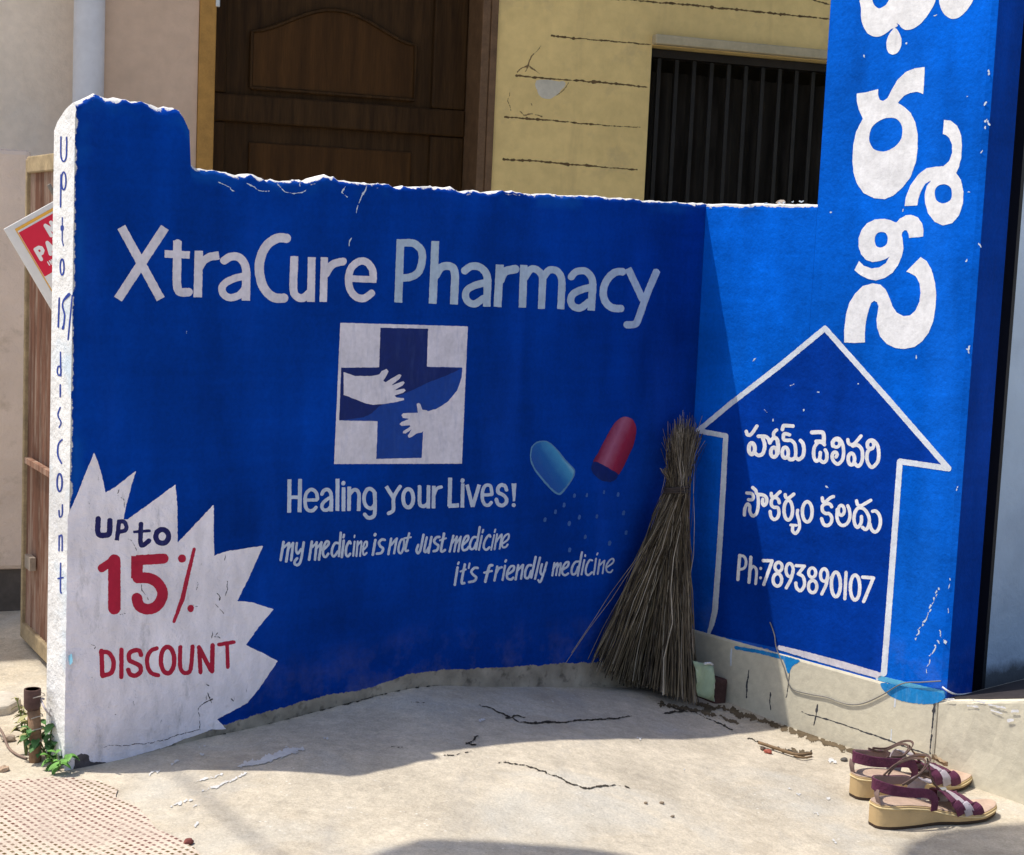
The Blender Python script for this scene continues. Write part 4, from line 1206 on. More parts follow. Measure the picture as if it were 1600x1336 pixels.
mb = MB(); mb.tube([sA+ex*SW*.5+en*-.010+ey*(-.03), sA+ex*SW*.5+en*-.010+ey*SH*.6], .004, 8); mb.build('sign_wire', simple('tie wire', (.2, .18, .16), .5), sign)

# ribbed paver tiles by the gate
n = NT('ribbed red and yellow paver')
d1 = on_ground([(60, 1250), (120, 1286)]); d2 = on_ground([(60, 1250), (140, 1252)])
e1 = d1[1]-d1[0]; e1[2] = 0; e1 /= np.linalg.norm(e1)
e2 = np.array([-e1[1], e1[0], 0])
def dotc(vec, per):
    v = n.node('ShaderNodeVectorMath', operation='DOT_PRODUCT'); n.link(n.co, v.inputs[0]); v.inputs[1].default_value = tuple(np.asarray(vec)/per); return v.outputs['Value']
PX = .0125; PY = .0125
fx = n.math('FRACT', dotc(e1, PX), 0); fy = n.math('FRACT', dotc(e2, PY), 0)
da = n.math('ABSOLUTE', n.math('SUBTRACT', fx, .5), 0); db = n.math('ABSOLUTE', n.math('SUBTRACT', fy, .5), 0)
stud = n.math('MULTIPLY', n.ramp(da, .16, .26, 0, 1), n.ramp(db, .24, .16, 0, 1))
base = n.vary((.52, .43, .35), 8, .85, 1.1); base = n.vary(base, 90, .9, 1.08)
hol = n.mix(n.ramp(n.noise(3.3, 3), .47, .53), (.115, .035, .03), (.10, .065, .02))
dust = n.ramp(n.noise(7, 6, .7), .34, .54, .22, 1)
c = n.mix(n.math('MULTIPLY', stud, dust), base, hol); c = n.mix(n.ramp(n.noise(16, 6, .7), .54, .68, 0, .75), c, (.50, .44, .35)); c = n.vary(c, 260, .8, 1.15, 3)
n.bump(stud, -.6, .004); n.bump(n.noise(120, 4), .3, .003)
M['paver'] = n.done(c, .85, .2)
def grid_on_ground(name, poly_px, m, off, lab, cat, nn=40):
    p = np.array(poly_px, float); 
    it = [('p', np.column_stack([p, 0*p[:, 0]]))]
    V = []; E = []
    for lp in contours(it, 1.2, 3.2, .05, 81):
        q = rdp(lp, .3); n0 = len(V); V += q.tolist(); E += [(n0+i, n0+(i+1) % len(q)) for i in range(len(q))]
    # interior points so that the sheet follows the ground
    for x in np.arange(p[:, 0].min(), p[:, 0].max(), 16):
        for y in np.arange(p[:, 1].min(), p[:, 1].max(), 12): 
            if poly_dist(np.array([[x]]), np.array([[y]]), it[0][1])[0, 0] < -6: V.append([x, y])
    vs, fs = fill(V, E)
    W3 = on_ground(vs, off)
    f = fs[0]
    if np.cross(W3[f[1]]-W3[f[0]], W3[f[2]]-W3[f[0]])[2] < 0: fs = [f[::-1] for f in fs]
    return mesh(name, W3, fs, m, loc=W3.mean(0))
pv = grid_on_ground('path', [(-120, 1225), (0, 1220), (60, 1216), (110, 1214), (152, 1219), (186, 1232), (182, 1245), (215, 1262), (245, 1295), (275, 1308), (300, 1322), (330, 1350), (370, 1390), (-160, 1400)], M['paver'], .003, '', '')
prop(pv, 'dusty ribbed red and yellow paver tiles', None, None, 'structure')

# cracks and stains on the yard concrete (structure, thin sheets)
gc = [[(690, 1180, 1.5), (735, 1176, 1)], [(750, 1101, 2), (765, 1106, 3), (785, 1115, 3.5), (800, 1122, 4), (812, 1129, 4), (840, 1129, 5), (880, 1127, 4.5), (930, 1124, 4), (970, 1121, 3), (988, 1119, 1.5)], [(790, 1121, 4), (808, 1118, 5), (822, 1120, 2)],
      [(740, 1148, 3), (746, 1150, 5), (738, 1158, 4), (729, 1161, 5), (745, 1164, 4)], [(780, 1190, 1.5), (815, 1194, 3), (845, 1204, 2.5), (870, 1214, 3), (895, 1226, 3.5), (920, 1231, 4.5), (945, 1227, 4), (965, 1227, 2), (985, 1232, 1.5)],
      [(1032, 1098, 2), (1055, 1107, 3), (1085, 1112, 3), (1100, 1120, 2), (1123, 1130, 3.5), (1146, 1142, 3)], [(1040, 1114, 5), (1055, 1112, 7), (1068, 1112, 5)], [(1168, 1152, 2), (1195, 1163, 5), (1222, 1171, 9), (1250, 1178, 7), (1270, 1174, 3)],
      [(1240, 1182, 3), (1262, 1184, 3)], [(345, 1146, 2), (400, 1134, 3), (470, 1117, 2.4), (540, 1100, 2.6), (640, 1074, 2.4), (690, 1069, 3), (760, 1067, 4), (830, 1064, 2.4), (890, 1060, 2)], [(640, 1097, 1), (665, 1098, 1.6)], [(610, 1166, 1), (627, 1167, 1.6)]]
ck = painted('ground_cracks', jag([('l', np.array(q)) for q in gc], .45, 1.2, 4), on_ground, simple('dark yard crack', (.045, .038, .03), .95, .3, 40, .1), None, .0012, .4, 1.2, .4, 82)
prop(ck, 'dark cracks in the yard concrete', None, None, 'structure')
gs = [[(1090, 1098, 5), (1140, 1110, 7), (1180, 1122, 8), (1225, 1136, 9), (1262, 1150, 10), (1300, 1163, 9), (1340, 1176, 6), (1385, 1191, 3)], [(1030, 1100, 4), (1075, 1108, 7), (1110, 1114, 6), (1150, 1128, 4)], [(1205, 1168, 3), (1235, 1174, 6), (1262, 1176, 4)]]
ck = painted('ground_dirt', jag([('l', np.array(q)) for q in gs], .8, 2.2, 6), on_ground, simple('swept brown dirt', (.13, .098, .062), .95, .4, 30, .1), None, .0009, .45, 4.5, .22, 83)
prop(ck, 'brown swept dirt along the foot of the walls', None, None, 'stuff')
wh = [[(385, 1193, 3), (410, 1188, 9), (440, 1178, 9), (465, 1171, 7), (474, 1171, 3)], [(372, 1196, 4), (395, 1194, 6)], [(264, 1198, 1), (274, 1190, 3), (280, 1186, 1)], [(312, 1168, 1), (320, 1165, 3)], [(313, 1179, 3), (318, 1179, 2)], [(508, 1152, 3), (514, 1152, 3)], [(750, 1126, 2), (757, 1126, 2)], [(235, 1207, 2), (248, 1204, 3)],
      [(310, 1220, 2), (330, 1214, 3), (345, 1210, 2)], [(318, 1236, 2), (350, 1224, 3.4), (385, 1208, 2)], [(268, 1257, 2), (285, 1253, 4), (302, 1249, 3)], [(302, 1260, 2), (310, 1259, 3)], [(305, 1286, 4), (310, 1286, 3)], [(1297, 1189, 5), (1306, 1188, 4)], [(1303, 1314, 2.4), (1305, 1314, 2)], [(1068, 1201, 2), (1070, 1201, 2)], [(1275, 1272, 1.6), (1278, 1272, 1.6)], [(1293, 1248, 2.4), (1297, 1249, 2)], [(995, 1153, 1.6), (998, 1153, 1.6)], [(1245, 1240, 2), (1250, 1241, 1.4)], [(1232, 1231, 2.4), (1236, 1232, 1.6)]]
wk = painted('paint_spill', jag([('l', np.array(q)) for q in wh], .8, 1.3, 8), on_ground, simple('spilt white paint', (.56, .55, .53), .7, .15, 40), None, .0015, .45, 3.2, .35, 84)
prop(wk, 'white paint smears and drops spilt on the yard concrete', None, None, 'structure')

# ================================================================== BROOM in the corner
def broom():
    r = root('broom', 'stiff brown stick broom standing upside against the blue corner', 'broom', G1(1010, 1082))
    rg = random.Random(21)
    V = []; F = []; tint = []
    wpos = on_plane([(1057, 768)], P(0, .075, 0), T)[0]
    N = 900
    def stick(b, w_, t_, r0, tn):
        pts = []
        for f in np.linspace(0, 1, 7): pts.append((1-f)**2*b+2*f*(1-f)*(b*.45+w_*.55+(w_-b)*.02)+f*f*w_)
        for f in (.35, .7, 1): pts.append(w_+(t_-w_)*f)
        for i_ in range(1, 6): pts[i_] = pts[i_]+HH*rg.gauss(0, .0035)+T*rg.gauss(0, .003)
        for i_ in (7, 8, 9): pts[i_] = pts[i_]+HH*rg.gauss(0, .0028)
        m = MB(); m.tube(pts, [r0*(1.0-.06*i) for i in range(len(pts))], 4)
        n0 = len(V); V.extend(m.V); F.extend(tuple(i+n0 for i in f) for f in m.F); tint.extend([tn]*len(m.V))
    for i in range(N):
        f = rg.betavariate(1.5, 1.2)
        # foot of the bundle: a wide fan on the ground
        px = 926+161*f+rg.gauss(0, 5); py = 1036+62*f+rg.uniform(-20, 6)-(14*rg.random() if f < .12 else 0)
        b = G1(px, py, rg.uniform(.004, .03))
        if (b-CN)@T < .02: b = on_plane([(px, py+rg.uniform(0, 14))], P(0, rg.uniform(.008, .05), 0), T)[0]
        k = f-.5
        w_ = wpos+HH*(k*.030+rg.gauss(0, .003))+T*rg.gauss(0, .011)+Z*rg.gauss(0, .008)
        tx = 1068+(k*26)+rg.gauss(0, 9); ty = 688-abs(rg.gauss(0, 16))+rg.uniform(-4, 14)
        if i % 40 == 0: tx = 1036+rg.uniform(-3, 5); ty = 730+rg.uniform(0, 10)
        t_ = on_plane([(tx, ty)], P(0, .045+rg.uniform(-.022, .02), 0), T)[0]
        stick(b, w_, t_, rg.uniform(.0006, .0013), rg.random())
    for (px, py) in ((893, 1020), (1092, 1090), (884, 1036)):
        b = on_plane([(px, py)], P(0, .05, 0), T)[0]; b[2] = max(b[2], gz(b)[0]+.006)
        stick(b, wpos+HH*rg.gauss(0, .01), on_plane([(1066, 680)], P(0, .045, 0), T)[0], .0007, .9)
    n = NT('dry broom straw'); a = n.attr('tint')
    rp = n.node('ShaderNodeValToRGB'); n.link(a, rp.inputs[0]); e = rp.color_ramp.elements
    e[0].color = (.022, .018, .014, 1); e[1].color = (.36, .31, .25, 1)
    for q, cc in ((.3, (.065, .050, .036)), (.6, (.15, .118, .075)), (.90, (.23, .185, .12)), (.95, (.44, .38, .29))): x = e.new(q); x.color = (*cc, 1)
    c = n.vary(rp.outputs[0], 25, .65, 1.35)
    o = mesh('bristle_bundle', V, F, n.done(c, .75, .2), r)
    at = o.data.attributes.new('tint', 'FLOAT', 'POINT'); at.data.foreach_set('value', np.array(tint, np.float32))
    mb = MB()
    for dz in (-.003, .003, .009):
        cpts = [wpos+Z*dz+HH*.023*math.cos(a)+T*.022*math.sin(a)+Z*.004*math.sin(a+dz*90) for a in np.linspace(0, 2*math.pi, 17)]
        mb.tube(cpts, .0028, 6)
    mb.build('binding', simple('brown cord', (.055, .042, .036), .85, .3, 60), r, smooth=True)
broom()

# packet and brick piece beside the broom
def packet():
    q = [(1081, 1030), (1113, 1040), (1119, 1096), (1100, 1088), (1086, 1080)]
    r = root('paper_packet', 'crumpled pale green paper packet propped between broom and brown brick piece', 'packet', G1(1105, 1096))
    base = P(-.02, .185, 0); 
    N = 10; V = []; F = []
    rg = random.Random(3)
    tl = on_plane([(1082, 1032)], base, T)[0]; tr = on_plane([(1113, 1040)], base, T)[0]; br = on_plane([(1118, 1097)], base, T)[0]; bl = on_plane([(1092, 1088)], base, T)[0]
    for side in (0, 1):
        for j in range(N+1):
            for i in range(N+1):
                a, b = i/N, j/N
                p = (1-b)*((1-a)*tl+a*tr)+b*((1-a)*bl+a*br)
                p = p+T*((.010 if side == 0 else -.010)*(1-(2*a-1)**4)*(1-.5*(2*b-1)**4)+.004*math.sin(7*a+5*b)+rg.uniform(-.0012, .0012))
                V.append(p)
    k = (N+1)**2
    for s in (0, 1):
        for j in range(N):
            for i in range(N):
                a = s*k+j*(N+1)+i; f = (a, a+1, a+N+2, a+N+1); F.append(f if s else f[::-1])
    rim = [i for i in range(N+1)]+[j*(N+1)+N for j in range(1, N+1)]+[N*(N+1)+i for i in range(N-1, -1, -1)]+[j*(N+1) for j in range(N-1, 0, -1)]
    for i in range(len(rim)): a, b = rim[i], rim[(i+1) % len(rim)]; F.append((a, b, b+k, a+k))
    n = NT('pale green paper'); c = n.vary((.34, .44, .30), 18, .7, 1.15); c = n.mix(n.ramp(n.noise(30, 4), .58, .66, 0, .8), c, (.62, .64, .6)); n.bump(n.noise(50, 4), .4, .004)
    recalc(mesh('packet_body', V, F, n.done(c, .7, .3), r, smooth=True))
    mb = MB(); mb.tube([tl*.5+tr*.5+T*.006, tl*.2+tr*.8+Z*.004+T*.004, tr+Z*.002], .003, 6); mb.build('torn_lip', simple('white paper', (.62, .62, .6), .8), r)
packet()
br_ = root('brick_piece', 'dark red brown brick piece standing against the cream plinth', 'brick', P(-.05, .13, .02))
mb = MB(); o0 = P(-.056, .100, -.01); mb.hexa(o0, U*.042, T*.060, Z*.085+U*.004)
bb = mb.build('brick_body', simple('dark red brown brick', (.075, .038, .034), .9, .4, 25, bump=.6, bscale=40), br_)
bevel(bb, .008, 3)
mb = MB(); mb.tube([P(-.045, .105, .076), P(-.04, .11, .090), P(-.034, .115, .096), P(-.028, .126, .092)], [.005, .007, .006, .003], 7); o = mb.build('dark_scrap', simple('black plastic', (.015, .015, .016), .4), br_, smooth=True)

# cable lying along the plinth
cb_px = [(1203, 972), (1210, 992), (1213, 1012), (1224, 1040), (1236, 1074), (1262, 1084), (1290, 1089), (1312, 1097), (1330, 1101), (1352, 1098), (1380, 1085), (1410, 1068), (1440, 1066), (1470, 1064)]
cp = [on_plane([q], P(-.0055, 0, 0), U)[0] for q in cb_px]
cp = smooth_pts(cp, False, 5)
mb = MB(); mb.tube(cp, .0013, 6); o = mb.build('cable', simple('grey flex cable', (.20, .19, .18), .6, .3, 30), loc=cp[len(cp)//2], smooth=True)
prop(o, 'thin grey cable drooping along the cream plinth below the arrow', 'cable')
mb = MB(); q2 = [P(-.004, .708, .185), P(.0, .722, .178), P(.03, .722, .168), P(.07, .723, .164), P(.11, .725, .163)]
mb.tube(smooth_pts(q2), .002, 6); o = mb.build('cable', simple('white flex cable', (.62, .62, .64), .6), loc=q2[0], smooth=True)
prop(o, 'short white cable end at the foot of the blue pillar', 'cable')

# ================================================================== SANDALS
n = NT('tan foam sole'); c = n.vary((.52, .37, .19), 20, .85, 1.1); c = n.mix(n.ramp(n.noise(70, 6, .7), .58, .72, 0, .55), c, (.30, .22, .13)); n.bump(n.noise(160, 4), .3, .002); M['sole'] = n.done(c, .75, .2)
M['outsole'] = simple('dark rubber', (.05, .03, .02), .8)
M['insole'] = simple('worn pink tan insole', (.46, .33, .25), .7, .2, 30)
n = NT('maroon leather'); c = n.vary((.105, .026, .058), 50, .7, 1.25); c = n.mix(n.ramp(n.noise(120, 5, .7), .6, .75, 0, .5), c, (.26, .14, .16)); n.bump(n.noise(110, 5), .6, .004); n.bump(n.noise(420, 3), .4, .001); M['maroon'] = n.done(c, .6, .2)
M['lining'] = simple('greyish brown lining', (.25, .17, .15), .8, .15, 40)
M['strapbrown'] = simple('dull brown strap', (.13, .085, .07), .8, .2, 60, .1)
M['silver'] = simple('silver grey band', (.42, .37, .40), .35, .2, 60, .6)
def sandal(name, label, heel, toe, mirror=1, drop=0.0):
    r = root(name, label, 'sandal', heel, 'pair of sandals left on the yard')
    x = toe-heel; x[2] = 0; Lr = np.linalg.norm(x); x /= Lr; y = np.array([-x[1], x[0], 0])*mirror
    K = .90
    def S_(a, b, z): return heel+x*a*Lr/.275+y*b*K+Z*z*K*.88
    st = [(.0, .010, -.010), (.005, .019, -.019), (.018, .028, -.027), (.04, .033, -.032), (.075, .034, -.033), (.11, .031, -.031), (.14, .031, -.033), (.17, .035, -.039), (.20, .038, -.043), (.225, .036, -.042), (.248, .028, -.036), (.264, .017, -.027), (.275, .004, -.012)]
    st = [tuple(q) for q in smooth_pts(np.array(st), False, 4)]
    ztop = lambda a: float(np.interp(a, [0, .06, .10, .14, .18, .22, .275], [.056, .053, .045, .031, .022, .017, .028]))
    zbot = lambda a: float(np.interp(a, [0, .09, .13, .17, .23, .275], [.006, .005, .006, .004, .005, .014]))
    def plate(zt_, zb_, sc, nm, m, par):
        L_ = [(a, l*sc) for a, l, q in st]; R_ = [(a, q*sc) for a, l, q in st][::-1]
        ring = L_+R_; k = len(ring)
        V = [S_(a, b*1.0, zt_(a)) for a, b in ring]+[S_(a, b*1.03, zt_(a)-.35*(zt_(a)-zb_(a))) for a, b in ring]+[S_(a, b, zb_(a)) for a, b in ring]
        F = []
        nL = len(L_)
        for lay, flip in ((0, False), (2, True)):
            for i in range(nL-1):
                f = (lay*k+i, lay*k+i+1, lay*k+k-2-i, lay*k+k-1-i); F.append(f[::-1] if flip else f)
        for lay in (0, 1):
            for i in range(k): F.append((lay*k+i, lay*k+(i+1) % k, (lay+1)*k+(i+1) % k, (lay+1)*k+i))
        o = recalc(mesh(nm, V, F, m, par)); 
        bevel(o, .0025*K, 2)
        for p_ in o.data.polygons: p_.use_smooth = True
        o.data.set_sharp_from_angle(angle=rad(35))
        return o
    so_ = plate(ztop, lambda a: zbot(a)+.0005, 1.0, 'sole', M['sole'], r)
    plate(lambda a: zbot(a), lambda a: zbot(a)-.006, .985, 'outsole', M['outsole'], r)
    plate(lambda a: ztop(a)+.0022, lambda a: ztop(a)+.0003, .90, 'insole', M['insole'], r)
    # welt line round the sole
    mb = MB(); ring = [S_(a, l*1.035, ztop(a)-.006) for a, l, q in st]+[S_(a, q*1.035, ztop(a)-.006) for a, l, q in st[::-1]]
    mb.tube(ring+[ring[0]], .0016*K, 5); mb.build('welt', simple('pale welt', (.66, .52, .28), .6), so_, smooth=True)
    def band(path, wid, th, nm, m, par, up=None, lin=None):
        path = smooth_pts(np.array(path), False, 6); n_ = len(path)
        wd = np.interp(np.linspace(0, 1, n_), np.linspace(0, 1, len(wid)), wid)
        V = []; F = []
        for i in range(n_):
            d = path[min(i+1, n_-1)]-path[max(i-1, 0)]; d /= np.linalg.norm(d)
            w_ = up[min(i*len(up)//n_, len(up)-1)] if up is not None else np.array([0, 0, 1.0])
            w_ = np.asarray(w_, float); w_ = w_-d*np.dot(w_, d); w_ /= np.linalg.norm(w_)
            nn = np.cross(d, w_)
            p = S_(*path[i])
            wv = (x*w_[0]+y*w_[1]+Z*w_[2])*wd[i]*K/2; nv = (x*nn[0]+y*nn[1]+Z*nn[2])*th*K/2
            V += [p-wv-nv, p+wv-nv, p+wv+nv, p-wv+nv]
        for i in range(n_-1):
            for k in range(4): F.append((4*i+k, 4*i+(k+1) % 4, 4*i+4+(k+1) % 4, 4*i+4+k))
        F += [(3, 2, 1, 0), tuple(4*(n_-1)+k for k in range(4))]
        o = recalc(mesh(nm, V, F, m, par, smooth=False)); bevel(o, .0008*K, 2); return o
    # heel counter running round the back and down to the sole at both sides
    hs = [(.112, .033, .038), (.112, .036, .066), (.098, .036, .084), (.055, .034, .090), (.018, .027, .096), (-.002, .0, .100), (.018, -.027, .094), (.055, -.035, .086), (.094, -.037, .080), (.111, -.037, .064), (.113, -.035, .036)]
    wv_ = [(1, 0, .15), (.9, 0, .4), (.3, 0, 1), (0, 0, 1), (0, 0, 1), (0, 0, 1), (0, 0, 1), (0, 0, 1), (.3, 0, 1), (.9, 0, .4), (1, 0, .15)]
    hb = band(hs, [.016, .017, .019, .020, .022, .024, .022, .020, .019, .017, .016], .0028, 'heel_strap', M['maroon'], r, wv_)
    hl = [(q*.965+.0022, w*.945, z) for q, w, z in hs[1:-1]]
    band(hl, [.015, .017, .018, .020, .022, .020, .018, .017, .015], .0014, 'strap_lining', M['lining'], hb, wv_[1:-1])
    # back prop of the counter to the sole
    band([(.006, -.012, .052), (.0, -.010, .075), (.0, -.008, .09)], [.014, .016, .018], .002, 'heel_tab', M['lining'], r, [(0, 1, 0)])
    # ankle straps
    for dz, dx in ((-drop, drop*.3), (.007-drop, .010+drop*.3)):
        band([(.040+dx, .031, .104), (.066+dx, .032, .126+dz), (.095+dx, .020, .142+dz), (.106+dx, 0, .146+dz), (.098+dx, -.018, .140+dz), (.072+dx, -.031, .122+dz), (.040+dx, -.031, .104)], [.0048]*5, .0026, 'ankle_strap', M['strapbrown'], r, [(.5, 0, 1)])
    band([(.118, .004, .146-drop), (.126, .006, .118-drop*.6), (.134, .004, .09), (.150, .0, .068)], [.005, .004, .006, .014], .0025, 'instep_strap', M['strapbrown'], r, [(0, 1, 0)])
    # forefoot bands
    for x0_, wd_, mm, hh, nm in ((.160, .022, M['maroon'], .066, 'toe_band'), (.1795, .022, M['silver'], .061, 'toe_band'), (.2005, .026, M['maroon'], .054, 'toe_band')):
        e_ = .038 if x0_ > .15 else .035
        band([(x0_+.010, e_, ztop(x0_)-.004), (x0_+.004, e_+.001, ztop(x0_)+.016), (x0_-.004, e_*.66, hh-.006), (x0_-.007, 0, hh), (x0_-.004, -e_*.70, hh-.008), (x0_+.006, -e_-.004, ztop(x0_)+.014), (x0_+.014, -e_-.003, ztop(x0_)-.004)], [wd_]*4, .003, nm, mm, r, [(1, 0, .1), (1, 0, .1), (1, 0, -.35), (1, 0, -.4), (1, 0, -.35), (1, 0, .1), (1, 0, .1)])
    band([(.112, .033*mirror, .026), (.116, .035*mirror, .056), (.124, .028*mirror, .086), (.138, .010*mirror, .084)], [.034, .042, .044, .026], .003, 'instep_flap', M['silver'], r, [(1, 0, .2), (1, 0, .1), (1, 0, -.2), (1, 0, -.3)])
    mb = MB(); mb.tube([S_(.150, .004, .0675), S_(.165, .004, .0665)], .0045*K, 8); mb.build('buckle', simple('bright metal', (.75, .72, .66), .2, .1, metal=.8), r)
    return r
h1 = G1(1362, 1291); t1 = G1(1549, 1270)
print('sandal length', np.linalg.norm(t1-h1))
sandal('sandal', 'nearer maroon and silver wedge sandal standing fully in view at the right', h1, t1, 1)
h2 = G1(1332, 1246); t2 = G1(1517, 1224)
sandal('sandal', 'farther maroon wedge sandal partly hidden behind its nearer mate', h2, t2, -1, .030)

# ================================================================== small debris
def leaf(px, py, size, label, col, seed, cat='leaf'):
    rg = random.Random(seed); c0 = on_plane([(px, py)], P(-.030, 0, 0), U)[0]; c0[2] = max(gz(c0)[0]+.004, c0[2]); a0 = rg.uniform(0, 6.28); N = 8; V = []; F = []
    d = np.array([math.cos(a0), math.sin(a0), 0]); e = np.array([-d[1], d[0], 0])
    for i in range(N+1):
        f = i/N; wv = size*.34*math.sin(math.pi*min(1, f*1.05+.02))**.8
        for j in (-1, -.5, 0, .5, 1):
            V.append(c0+d*size*(f-.5)+e*wv*j+Z*(size*(.30*abs(j)**1.4+.22*math.sin(3*f+seed))*(.6+.4*rg.random())+.004))
    for i in range(N):
        for j in range(4): F.append((i*5+j, i*5+j+1, i*5+j+6, i*5+j+5))
    o = mesh('dry_leaf', V, F, simple('dry leaf %d' % seed, col, .8, .3, 60), loc=c0, smooth=True); prop(o, label, cat); return o
leaf(1437, 1190, .040, 'curled brown dry leaf lying on the plinth corner behind the sandals', (.30, .17, .09), 1)
leaf(1468, 1194, .032, 'pale tan dry leaf behind the silver sandal bands', (.40, .29, .18), 2)
leaf(1452, 1202, .026, 'small ochre dry leaf nearest the sandal straps', (.34, .24, .13), 5)
def pebble(px, py, r_, label, col, seed, proj=None, cat='stone'):
    rg = random.Random(seed); c0 = (G1(px, py) if proj is None else proj)+Z*r_*.55
    bm = bmesh.new(); bmesh.ops.create_icosphere(bm, subdivisions=2, radius=r_)
    for v in bm.verts: v.co *= 1+.25*math.sin(v.co.x*900*(.02/r_)+seed)*.5+rg.uniform(-.08, .08); v.co.z *= .7; v.co.x *= 1.3
    me = bpy.data.meshes.new('pebble'); bm.to_mesh(me); bm.free(); o = bpy.data.objects.new('pebble', me); C.objects.link(o); o.location = tuple(c0); o.rotation_euler = (0, 0, seed)
    me.materials.append(simple('pebble stone %d' % seed, col, .85, .3, 60)); prop(o, label, cat); return o
pebble(1192, 1172, .006, 'tiny dark pebble left of the long ground crack', (.10, .07, .05), 11)
pebble(1200, 1177, .007, 'tiny reddish pebble beside the dark pebble', (.34, .09, .06), 12)
pebble(1319, 1189, .006, 'tiny dark pebble near the rear sandal strap', (.10, .09, .08), 13)
pebble(1009, 1256, .0032, 'brown pebble in the lower one of the two scraps on open concrete', (.24, .18, .12), 14)
pebble(1034, 1256, .0036, 'brown pebble right of its twin on open concrete', (.26, .2, .14), 15)
pebble(1051, 1277, .003, 'lone brown pebble nearest the photo bottom', (.22, .17, .12), 16)
pebble(295, 1319, .007, 'dark red scrap stone at the corner of the ribbed paver', (.18, .05, .04), 17)
pebble(1217, 318, .009, 'small brown stone lying on top of the low blue wall', (.40, .33, .27), 18, P(.02, .20, 1.133))
def twig(px, label, r_, seed, cat='twig'):
    p = on_ground(px, r_*1.2+.003); mb = MB(); mb.tube(smooth_pts(p, False, 4), r_, 5); o = mb.build('twig', simple('twig bark %d' % seed, (.20, .13, .07), .85, .3, 60), loc=p[0], smooth=True); prop(o, label, cat)
twig([(1185, 1160), (1215, 1170), (1245, 1179), (1268, 1177)], 'dark bent twig lying in the ground crack before the plinth', .0035, 1)
twig([(1242, 1181), (1254, 1184), (1268, 1182)], 'short thin twig just below the dark bent twig', .0022, 2)
mb = MB(); sp_ = G1(1300, 1152); mb.tube([sp_, sp_+Z*.012+HH*.006, sp_+Z*.034+HH*.010], [.010, .008, .002], 6); mb.tube([sp_+HH*.01, sp_+HH*.035+Z*.006], [.008, .002], 6); o = mb.build('wood_splinter', simple('splinter wood', (.18, .12, .07), .9, .4, 60), loc=sp_); prop(o, 'brown splinter stuck upright at the foot of the plinth', 'splinter')

# pipe stub with wires, weed, slab at the left
sb0 = G1(55, 1190)
pst = root('pipe_stub', 'rusty brown capped pipe stub wrapped with wire beside the white wall end', 'pipe', sb0)
hz = at_depth(52, 1076, sb0[1])[2]-sb0[2]; r0 = .0105
lean = HH*(-.006)
M['rustpipe'] = simple('rusty pipe', (.24, .145, .085), .8, .4, 30, bump=.5)
mb = MB(); mb.tube([sb0-Z*.03, sb0+Z*hz*.3, sb0+Z*hz*.72+lean*.6], [r0*1.02, r0, r0*1.05], 18); mb.build('pipe_shaft', M['rustpipe'], pst, smooth=True)
mb = MB(); tp = sb0+lean
mb.tube([tp+Z*hz*.72, tp+Z*hz*.76, tp+Z*hz*.95, tp+Z*hz, tp+Z*hz, tp+Z*(hz*.93)], [r0*1.05, r0*1.35, r0*1.38, r0*1.36, r0*1.1, r0*1.05], 20, True); mb.build('pipe_collar', simple('dark rusted collar', (.085, .045, .04), .7, .4, 40), pst, smooth=False)
M['palewire'] = simple('pale wire', (.45, .40, .34), .5)
for zz in (.28, .45, .62, .9):
    mb = MB(); mb.tube([sb0+Z*hz*zz+(HH*math.cos(a)+HN*math.sin(a))*r0*(1.42 if zz > .7 else 1.12)+Z*.003*math.sin(a*1.5) for a in np.linspace(0, 6.0, 18)], .0010, 5)
    mb.build('wire_wrap', M['palewire'], pst, smooth=True)
wr = on_ground([(-40, 1120), (0, 1152), (12, 1166), (25, 1178), (42, 1185)], .004); wr[0][2] += .03; wr[1][2] += .015
mb = MB(); mb.tube(smooth_pts(wr, False, 6), .0022, 6); o = mb.build('wire', simple('brown wire', (.22, .15, .12), .6), loc=wr[2], smooth=True); prop(o, 'brown wire trailing over the ground to the pipe stub', 'wire')
w0 = sb0+Z*hz*.85+HH*.014; w3 = P(U0-.004, -.012, .0); 
cpx = [at_depth(64, 1092, sb0[1]), at_depth(72, 1110, sb0[1]-.02), at_depth(84, 1124, 2.72), at_depth(96, 1144, 2.70), at_depth(108, 1162, 2.68)]
mb = MB(); mb.tube(smooth_pts([w0]+cpx, False, 5), .0018, 6); o = mb.build('wire', simple('grey white wire', (.42, .38, .40), .6), loc=w0, smooth=True); prop(o, 'pale wire stretched from the pipe stub across the white wall end', 'wire')
